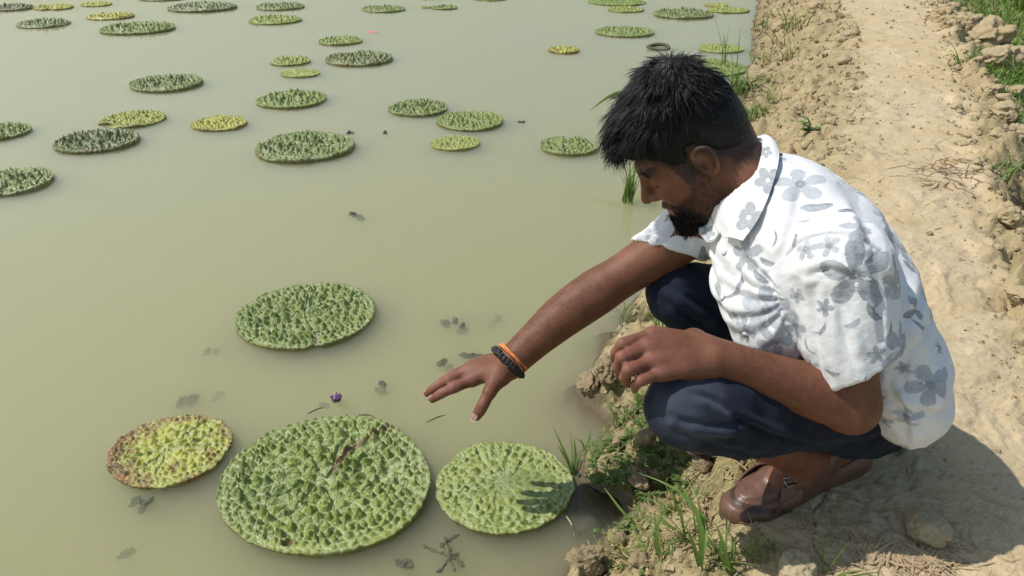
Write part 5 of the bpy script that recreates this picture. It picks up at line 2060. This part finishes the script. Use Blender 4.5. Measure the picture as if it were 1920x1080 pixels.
# ---- clods and stones
def clod(p, r, label, group=None, seed=0, mat=None, name='dirt_clod', rough=.32, sq=(1, .9, .72), cat='clod', sink=.25, res=3):
    V, F = ico(res)
    rg = np.random.RandomState(seed + 50)
    n = fbm3(V * 1.3 + seed * 3.3, 4)
    W = V * (1 + rough * n[:, None])
    # broken faces
    for _ in range(5):
        d = unit(rg.normal(size=3))
        lim = rg.uniform(.72, .98)
        t = W @ d
        W = W - np.maximum(t - lim, 0)[:, None] * d * .85
    W = W + V * (.075 * fbm3(V * 3.5 + seed, 4, .6))[:, None] + V * (.05 * np.abs(noise3(V * 9 + seed)))[:, None]
    W = W * np.asarray(sq) * r
    a = rg.uniform(0, 6.28)
    ca, sa = math.cos(a), math.sin(a)
    W = np.stack([W[:, 0] * ca - W[:, 1] * sa, W[:, 0] * sa + W[:, 1] * ca, W[:, 2]], 1)
    o = mesh_obj(name, W, F, mat or M_CLOD)
    o.location = (float(p[0]), float(p[1]), float(p[2] + r * sq[2] * (1 - 2 * sink)))
    return tag(o, label, cat, group)


def clod_px(px, py, rpx, *a, **k):
    p = hit(px, py)
    k.setdefault('res', 4 if rpx > 18 else 3)
    return clod(p, rpx * proj(p[None])[2][0] / FPX, *a, **k)


clod_px(1737, 1002, 42, 'smooth buff stone at the shadow\'s edge, behind the straw heap', 'stones on the bank', 1, M_STONE, 'stone', .2, (1, .85, .75), 'stone', .3)
clod_px(1492, 1082, 46, 'rough orange-brown stone in front of the shoe, cut by the frame', 'stones on the bank', 2, M_STONE, 'stone', .3, (1, .8, .6), 'stone', .25)
clod_px(1560, 930, 11, 'small pale pebble lying beside the shoe heel', 'stones on the bank', 3, M_STONE, 'stone', .2, (1, .9, .6), 'stone', .3)
for i, (px, py, rp, txt) in enumerate((
        (1868, 128, 38, 'large flat-topped clod at the far side of the path'),
        (1850, 88, 44, 'biggest clod on the far edge of the path, against the grass'),
        (1812, 62, 34, 'crumbled heap of clods just before the biggest clod'),
        (1772, 42, 24, 'farthest clod on the path edge'),
        (1905, 118, 26, 'pale clod lying out on the grass'),
        (1893, 188, 24, 'clod broken off below the large flat-topped one'),
        (1858, 178, 20, 'wedge-shaped clod between the two larger ones'),
        (1880, 222, 26, 'clod perched over the dark hollow of the edge'),
        (1902, 262, 24, 'split clod lower down the crumbling edge'),
        (1868, 258, 16, 'rounded clod on the lip above the hollow'),
        (1898, 420, 26, 'brown clod on the crumbling edge near the frame side'),
        (1910, 560, 24, 'lowest clod of the crumbling edge'),
        (1145, 702, 34, 'muddy outcrop of lumps standing in the water below the resting hand'),
        (1104, 726, 24, 'lower mud lump of the outcrop, at the waterline'),
        (1172, 672, 24, 'top mud lump of the outcrop beneath the curled fingers'),
        (1600, 68, 12, 'little clod lying alone on the path'),
        (1100, 1062, 34, 'reddish mud lump at the corner of the shore'),
        (1196, 905, 26, 'dark earth lump above the shaded water'))):
    clod_px(px, py, rp, txt, 'clods of dry earth', 10 + i, M_NEARCLOD if px < 1300 else M_CLOD, sq=(1, .85, .75), rough=.42)
rng = np.random.RandomState(77)
n_ = 0
while n_ < 110:
    u = rng.uniform()
    if u < .55:
        y = 1.9 * (9 / 1.9) ** rng.uniform()
        x = edge_x(y) + rng.normal(.02, .09)
    elif u < .8:
        y = 2.0 * (8 / 2.0) ** rng.uniform()
        x = shore_x(y) + rng.uniform(.05, .6)
    else:
        y = rng.uniform(.85, 1.6)
        x = shore_x(y) + rng.uniform(.02, .2)
    z = gz(x, y)
    px, py, d = proj(np.array([[x, y, z]]))
    if not (0 < px[0] < 1920 and 0 < py[0] < 1080) or z < .0:
        continue
    clod((x, y, z), rng.uniform(.008, .022) * max(1, y / 2.4), 'small crumbly clod of dry earth on the broken ground', 'small clods of dry earth', 200 + n_, M_NEARCLOD if y < 1.7 else M_CLOD, res=2, rough=.45)
    n_ += 1

# crumbs: small broken earth, beyond counting
rng = np.random.RandomState(78)
Vi, Fi = ico(1)
Fi = np.array(Fi)
n = 7500
y = .82 * (10 / .82) ** rng.uniform(0, 1, n)
pick = rng.uniform(0, .80, n)
wide = np.interp(y, [0, 1.0, 1.6, 2.6, 6, 60], [.26, .30, .36, .55, .75, .75])
x = np.where(pick < .45, shore_x(y) + rng.uniform(.0, 1.0, n) * wide, np.where(pick < .72, edge_x(y) + rng.normal(0, .11, n), shore_x(y) + wide + rng.uniform(0, 1, n) * (edge_x(y) - shore_x(y) - wide)))
z = ground_z(x, y)
r = np.exp(rng.normal(math.log(.0022), .55, n)) * np.maximum(1, y / 1.9) * np.where(pick > .72, .6, 1.0)
m = (z > .004) & (r < .012 * np.maximum(1, y / 2))
x, y, z, r = x[m], y[m], z[m], r[m]
n = len(x)
jit = 1 + .35 * rng.normal(size=(n, len(Vi), 1))
V = (Vi[None] * jit * rng.uniform(.6, 1.2, (n, 1, 3)) * r[:, None, None] + np.stack([x, y, z + r * .3], -1)[:, None]).reshape(-1, 3)
F = (Fi[None] + (np.arange(n) * len(Vi))[:, None, None]).reshape(-1, 3)
tag(mesh_obj('earth_crumbs', V, F, M_CLOD, smooth_shade=False), kind='stuff')


# ---- straw and dead stalks
def straw(n, fn, mat, name, seed, L0=.03, w0=.0022):
    rng = np.random.RandomState(seed)
    mb = MB()
    for _ in range(n):
        p = fn(rng)
        if p is None:
            continue
        az, L = rng.uniform(0, 6.28), L0 * rng.uniform(.4, 1.8)
        q = [p + np.array((math.cos(az) * L * t, math.sin(az) * L * t, 0)) for t in (-.5, 0, .5)]
        bend = rng.normal() * L * .12
        q[1] = q[1] + np.array((-math.sin(az) * bend, math.cos(az) * bend, rng.uniform(0, .006)))
        for v in q:
            v[2] = max(v[2], gz(v[0], v[1]) + .0012)
        w = w0 * rng.uniform(.5, 1.4)
        mb.blade(q, [w * .6, w, w * .3], side=(-math.sin(az), math.cos(az), rng.uniform(-.4, .4)), a=rng.uniform(), fold=.5)
    return tag(mb.obj(name, mat), kind='stuff')


def _px(cx, cy, sx, sy):
    def f(rng):
        px, py = rng.normal(cx, sx), rng.normal(cy, sy)
        if not (1090 < px < 1919 and 5 < py < 1079):
            return None
        p = hit(px, py)
        return p if p[2] > .01 else None
    return f


straw(240, _px(1330, 930, 80, 80), M_STRAW, 'straw_litter', 41, .026, .0022)
straw(200, _px(1580, 1010, 90, 45), M_STRAW, 'straw_litter', 42, .03, .0024)
straw(130, _px(1715, 1055, 60, 26), M_STRAW, 'straw_litter', 43, .045, .0042)
straw(60, _px(1120, 1060, 40, 20), M_STRAW, 'straw_litter', 44, .03, .003)
straw(90, _px(1790, 325, 40, 18), simple('dead_root', (.20, .12, .07), .9), 'root_litter', 45, .07, .004)
straw(260, _px(1600, 200, 140, 150), simple('brown_litter', (.22, .15, .09), .9), 'path_litter', 46, .035, .003)
for i, (ax_, ay_, bx_, by_, w, txt) in enumerate((
        (1640, 1030, 1662, 1000, .004, 'short grey stalk leaning on the straw heap'),
        (1640, 1040, 1690, 1015, .006, 'short pale stalk lying across the straw heap'),
        (1700, 1022, 1748, 1060, .005, 'flat dry leaf blade on the near side of the stone'),
        (1385, 890, 1412, 866, .004, 'pale dry stalk under the trouser hem'),
        (1372, 862, 1418, 905, .003, 'brown dry twig crossing the pale stalk by the shoe'),
        (1270, 1038, 1330, 1015, .005, 'dry stalk lying at the foot of the tallest grass'),
        (1770, 300, 1840, 322, .006, 'dried root curling on the path edge'),
        (1590, 222, 1690, 228, .004, 'long thin dry stalk lying across the path'))):
    a, b = hit(ax_, ay_), hit(bx_, by_)
    mb = MB()
    q = spline([a + (0, 0, .003), (a + b) / 2 + (0.002, .004, .004), b + (0, 0, .004)], 8)
    mb.tube(q - a, w * np.array([.35, .5, .5, .45, .5, .4, .3, .12]), 6)
    o = mb.obj('dry_stalk', M_STRAW)
    o.location = [float(v) for v in a]
    tag(o, txt, 'dry stalk', 'dry stalks on the ground')

# ---- in and on the water
def water_thing(px, py, label, name, mat, parts, cat, z=-.005, group=None):
    p = G(px, py, z)
    D = proj(p[None])[2][0] / FPX
    mb = MB()
    for (dx, dy, dz, r, sq) in parts:
        mb.lump((dx * D * 1.2, dy * D * 1.5, min(dz * 2.0, dz) * D), r * D * 1.2, seed=int(px + dx * 3 + dy), res=3, rough=.7, freq=1.6, squash=(sq[0] * 1.35, sq[1], sq[2]))
    o = mb.obj(name, mat)
    o.location = [float(v) for v in p]
    return tag(o, label, cat, group)


DP = 'drowned plant tips near the pads'
flat = (1, .7, .6)
water_thing(350, 740, 'dark drowned clump between the yellowing pad and the lone green pad', 'drowned_plant', M_DARK, [(-10, 0, -9, 9, flat), (6, 3, -7, 8, flat), (0, 8, -12, 9, flat)], 'water plant', group=DP)
water_thing(393, 646, 'faint drowned tip left of the lone green pad\'s near edge', 'drowned_plant', M_DARK, [(-6, 0, -8, 6, flat), (6, 2, -9, 6, flat)], 'water plant', group=DP)
water_thing(846, 598, 'dark drowned stub, upper one of the pair beyond the hand', 'drowned_plant', M_DARK, [(-9, 0, -5, 8, flat), (6, 2, -3, 6, flat)], 'water plant', group=DP)
water_thing(867, 608, 'dark upright drowned stub, lower one of the pair beyond the hand', 'drowned_plant', M_DARK, [(0, 0, -4, 6, (.7, .7, 1.2)), (0, 5, -10, 7, flat)], 'water plant', group=DP)
water_thing(885, 664, 'brown drowned stem lying just above the reaching fingers', 'drowned_plant', M_DARK, [(-12, 3, -3, 6, flat), (0, 0, -2, 6, flat), (11, -3, -2, 6, flat)], 'water plant', group=DP)
water_thing(829, 675, 'small drowned stub above the reaching fingertips', 'drowned_plant', M_DARK, [(0, 0, -3, 7, flat), (11, 0, -10, 8, flat)], 'water plant', group=DP)
water_thing(717, 717, 'small dark drowned tip above the largest green pad', 'drowned_plant', M_DARK, [(0, 0, -2, 6, flat), (-3, -4, -8, 8, flat)], 'water plant', group=DP)
water_thing(265, 936, 'greenish drowned sprig below the yellowing pad', 'drowned_plant', simple('drowned_green', (.07, .085, .035), .6), [(-14, 4, -5, 7, flat), (-2, 0, -3, 6, flat), (12, -2, -2, 6, flat), (4, -8, -6, 7, flat)], 'water plant', group=DP)
water_thing(232, 1020, 'faint drowned tip in the near corner of the pond', 'drowned_plant', M_DARK, [(0, 0, -12, 9, flat)], 'water plant', group=DP)
water_thing(757, 1052, 'dark drowned stub below the largest green pad', 'drowned_plant', M_DARK, [(-5, 0, -3, 8, flat), (8, 0, -4, 7, flat)], 'water plant', group=DP)
water_thing(668, 402, 'tiny black drowned stub alone in the middle of the pond', 'drowned_plant', M_DARK, [(-5, 0, 0, 5, flat), (6, -3, -3, 6, flat)], 'water plant', group=DP)
water_thing(934, 584, 'faint drowned tip in open water beyond the bracelet', 'drowned_plant', M_DARK, [(0, 0, -8, 6, flat), (-10, -8, -11, 8, flat)], 'water plant', group=DP)
water_thing(606, 746, 'faint drowned tip beside the purple bud', 'drowned_plant', M_DARK, [(0, 0, -9, 6, flat)], 'water plant', group=DP)
water_thing(405, 720, 'pale drowned smudge between the yellowing pad and the lone green pad', 'drowned_plant', M_DARK, [(0, 0, -14, 9, flat)], 'water plant', group=DP)
water_thing(655, 250, 'small dark tip behind the wide olive pad', 'drowned_plant', M_DARK, [(0, 0, 1, 4, flat), (5, 1, 0, 3, flat)], 'water plant', group=DP)
water_thing(722, 250, 'small dark tip below the two touching pads', 'drowned_plant', M_DARK, [(0, 0, 1, 4, flat)], 'water plant', group=DP)
water_thing(977, 230, 'small dark tip between the bright green pad and the man', 'drowned_plant', M_DARK, [(-2, 0, 1, 3, flat), (3, 0, 1, 3, flat)], 'water plant', group=DP)
# the brown jointed stem near the bottom of the frame
p = G(835, 1042, -.004)
D = proj(p[None])[2][0] / FPX
mb = MB()
for path in ([(-40, 20), (-26, 16), (-12, 10), (2, 6), (12, 3), (26, 6)], [(-4, 38), (-2, 26), (5, 14), (8, 0), (14, -12), (22, -26)], [(-8, -26), (0, -16), (2, -6), (10, 4)], [(20, 46), (10, 34), (-2, 26), (-10, 20)], [(12, 2), (24, -4), (30, -14)]):
    q = spline(np.array([(a * D, b * D * 1.35, rng.uniform(-.009, .002)) for a, b in path]), 14)
    mb.tube(q, np.array([.0012] + [rng.uniform(.0016, .0030) for _ in range(12)] + [.0010]), 6)
    for v in q[::3]:
        mb.lump(v + rng.normal(size=3) * .001, rng.uniform(.003, .0052), int(rng.uniform(99)), 2, .5, squash=(1.2, .8, .7))
o = mb.obj('jointed_stem', simple('brown_stem', (.13, .10, .05), .8, c2=(.06, .05, .028), scale=70, bump=.003))
o.location = [float(v) for v in p]
tag(o, 'brown branching jointed stem floating between the near pads', 'water plant')
# the purple bud and the twig beside the big pad
p = G(631, 749, 0)
D = proj(p[None])[2][0] / FPX
bud = empty('flower_bud', p)
tag(bud, 'spiny purple water lily bud just beyond the largest green pad', 'flower bud')
mb = MB()
mb.lump((0, 0, .003), 9 * D, 3, 2, .25, squash=(1.1, .8, .8))
mb.obj('bud_body', M_BUD, bud)
for k in range(9):
    az = k * .7 + .3
    mb = MB()
    q = arc((math.cos(az) * 6 * D, math.sin(az) * 5 * D, .002), az, 11 * D * (.5 + .5 * (k % 3) / 2), 6 * D, 5, .2)
    mb.tube(q, np.array([.0035, .0032, .0026, .002, .0010]), 6)
    mb.obj('sepal', M_BUD, bud)
for px, py, qx, qy, txt in ((576, 776, 608, 764, 'thin dark twig on the far rim of the largest green pad'), (672, 778, 705, 784, 'dark sliver of stem at the rim beside the red split vein'),
                            (800, 792, 836, 778, 'thin twig floating below the reaching hand'), (1062, 968, 1077, 1008, 'pale curved straw floating off the shore'), (642, 70, 622, 68, 'brown scrap stuck to the small green pad')):
    a, b = G(px, py, .003), G(qx, qy, .004)
    mb = MB()
    mb.tube(spline([np.zeros(3), (b - a) * .5 + (.003, .003, .002), b - a], 7), [.0012, .0016, .0018, .0016, .0014, .001, .0005], 5)
    o = mb.obj('floating_twig', M_STRAW if 'pale' in txt else M_DARK)
    o.location = [float(v) for v in a]
    tag(o, txt, 'twig')
# curled stalk floating near the far pads
p = G(1233, 89, .006)
D = proj(p[None])[2][0] / FPX
mb = MB()
q = [(math.cos(t) * 21 * D, math.sin(t) * 21 * D * .9, .012 * math.sin(t * 1.5)) for t in np.linspace(-2.9, 2.4, 22)]
mb.tube(q, np.linspace(.010, .016, 22), 7)
o = mb.obj('curled_stalk', M_DARK)
o.location = [float(v) for v in p]
tag(o, 'dark curled stalk floating beyond the man\'s hair', 'stalk')


def petal(p, L, w, mat, label, name='petal', az=.2):
    mb = MB()
    mb.blade(arc((-L / 2 * math.cos(az), -L / 2 * math.sin(az), .002), az, .006, L, 6, .8), np.array([.3, .8, 1, .95, .6, .05]) * w, side=(-math.sin(az), math.cos(az), 0), fold=.35)
    o = mb.obj(name, mat)
    o.location = [float(v) for v in p]
    tag(o, label, 'petal')


petal(G(700, 59, .004), .11, .06, M_PINK, 'pink petal floating among the far pads')
petal(hit(1549, 207), .05, .03, M_VIOLET, 'violet petal lying on the path')
petal(hit(1217, 912), .008, .006, M_VIOLET, 'tiny magenta petal on the dark soil by the shaded water')
petal(G(1118, 995, .003), .014, .010, M_GRASS, 'little yellow-green leaf floating in the shallows', 'floating_leaf')
# thin grass standing about the near bank
for i, (px, py, hh, dry, txt) in enumerate((
        (1290, 1010, .05, .2, 'thin grass tuft beside the tallest grass plant'), (1345, 1045, .04, .3, 'thin grass tuft between the tallest grass and the shoe'),
        (1225, 1030, .05, .5, 'half-dry grass tuft on the corner bank'), (1180, 1050, .035, .6, 'dry grass tuft near the reddish mud lump'),
        (1280, 950, .035, .2, 'small green tuft under the arching blade'), (1250, 905, .04, .15, 'green tuft above the dark soil step'),
        (1210, 770, .05, .1, 'green tuft beside the thin upright stalks'), (1165, 790, .04, .1, 'green tuft at the waterline below the muddy outcrop'),
        (1275, 862, .03, .2, 'short tuft under the knee'), (1395, 1050, .035, .5, 'dry tuft in front of the shoe'),
        (1440, 1040, .04, .6, 'dry tuft in the shadow before the rough stone'), (1325, 985, .03, .3, 'sparse tuft near the shoe tip'),
        (1240, 620, .06, .1, 'green tuft at the foot of the far shin'), (1170, 600, .05, .3, 'sparse reedy tuft in the muddy shallows'),
        (1480, 110, .16, .6, 'straw-coloured tuft on the slope beyond the head'), (1450, 190, .10, .5, 'withered tuft low on the slope behind the hair'))):
    hh = hh * (1.5 if py > 300 else 1)
    tuft(hit(px, py), txt, 15 + (i * 5) % 9, hh, hh * .8, .0034 if py > 300 else .008, seed=300 + i, spread=.018 if py > 300 else .06, dry=dry, group='thin grass tufts on the near bank')
# standing dead stems and thin blades over the near bank
rng = np.random.RandomState(91)
mb = MB()
for _ in range(420):
    px, py = rng.uniform(1105, 1420), rng.uniform(700, 1079)
    p = hit(px, py)
    if p[2] < .02 or (1215 < px and py < 870) or (px > 1340 and 850 < py < 1000):
        continue
    az, h = rng.uniform(0, 6.28), rng.uniform(.012, .055)
    w = rng.uniform(.0009, .0022)
    mb.blade(arc(p, az, h * rng.uniform(.3, 1), h * rng.uniform(.2, 1.0), 5, rng.uniform(0, .8)), np.array([.8, 1, .9, .6, .05]) * w, side=(-math.sin(az), math.cos(az), rng.uniform(-.4, .4)), a=float(np.clip(rng.normal(.65, .35), 0, 1)))
tag(mb.obj('dead_stems', M_GRASS), kind='stuff')
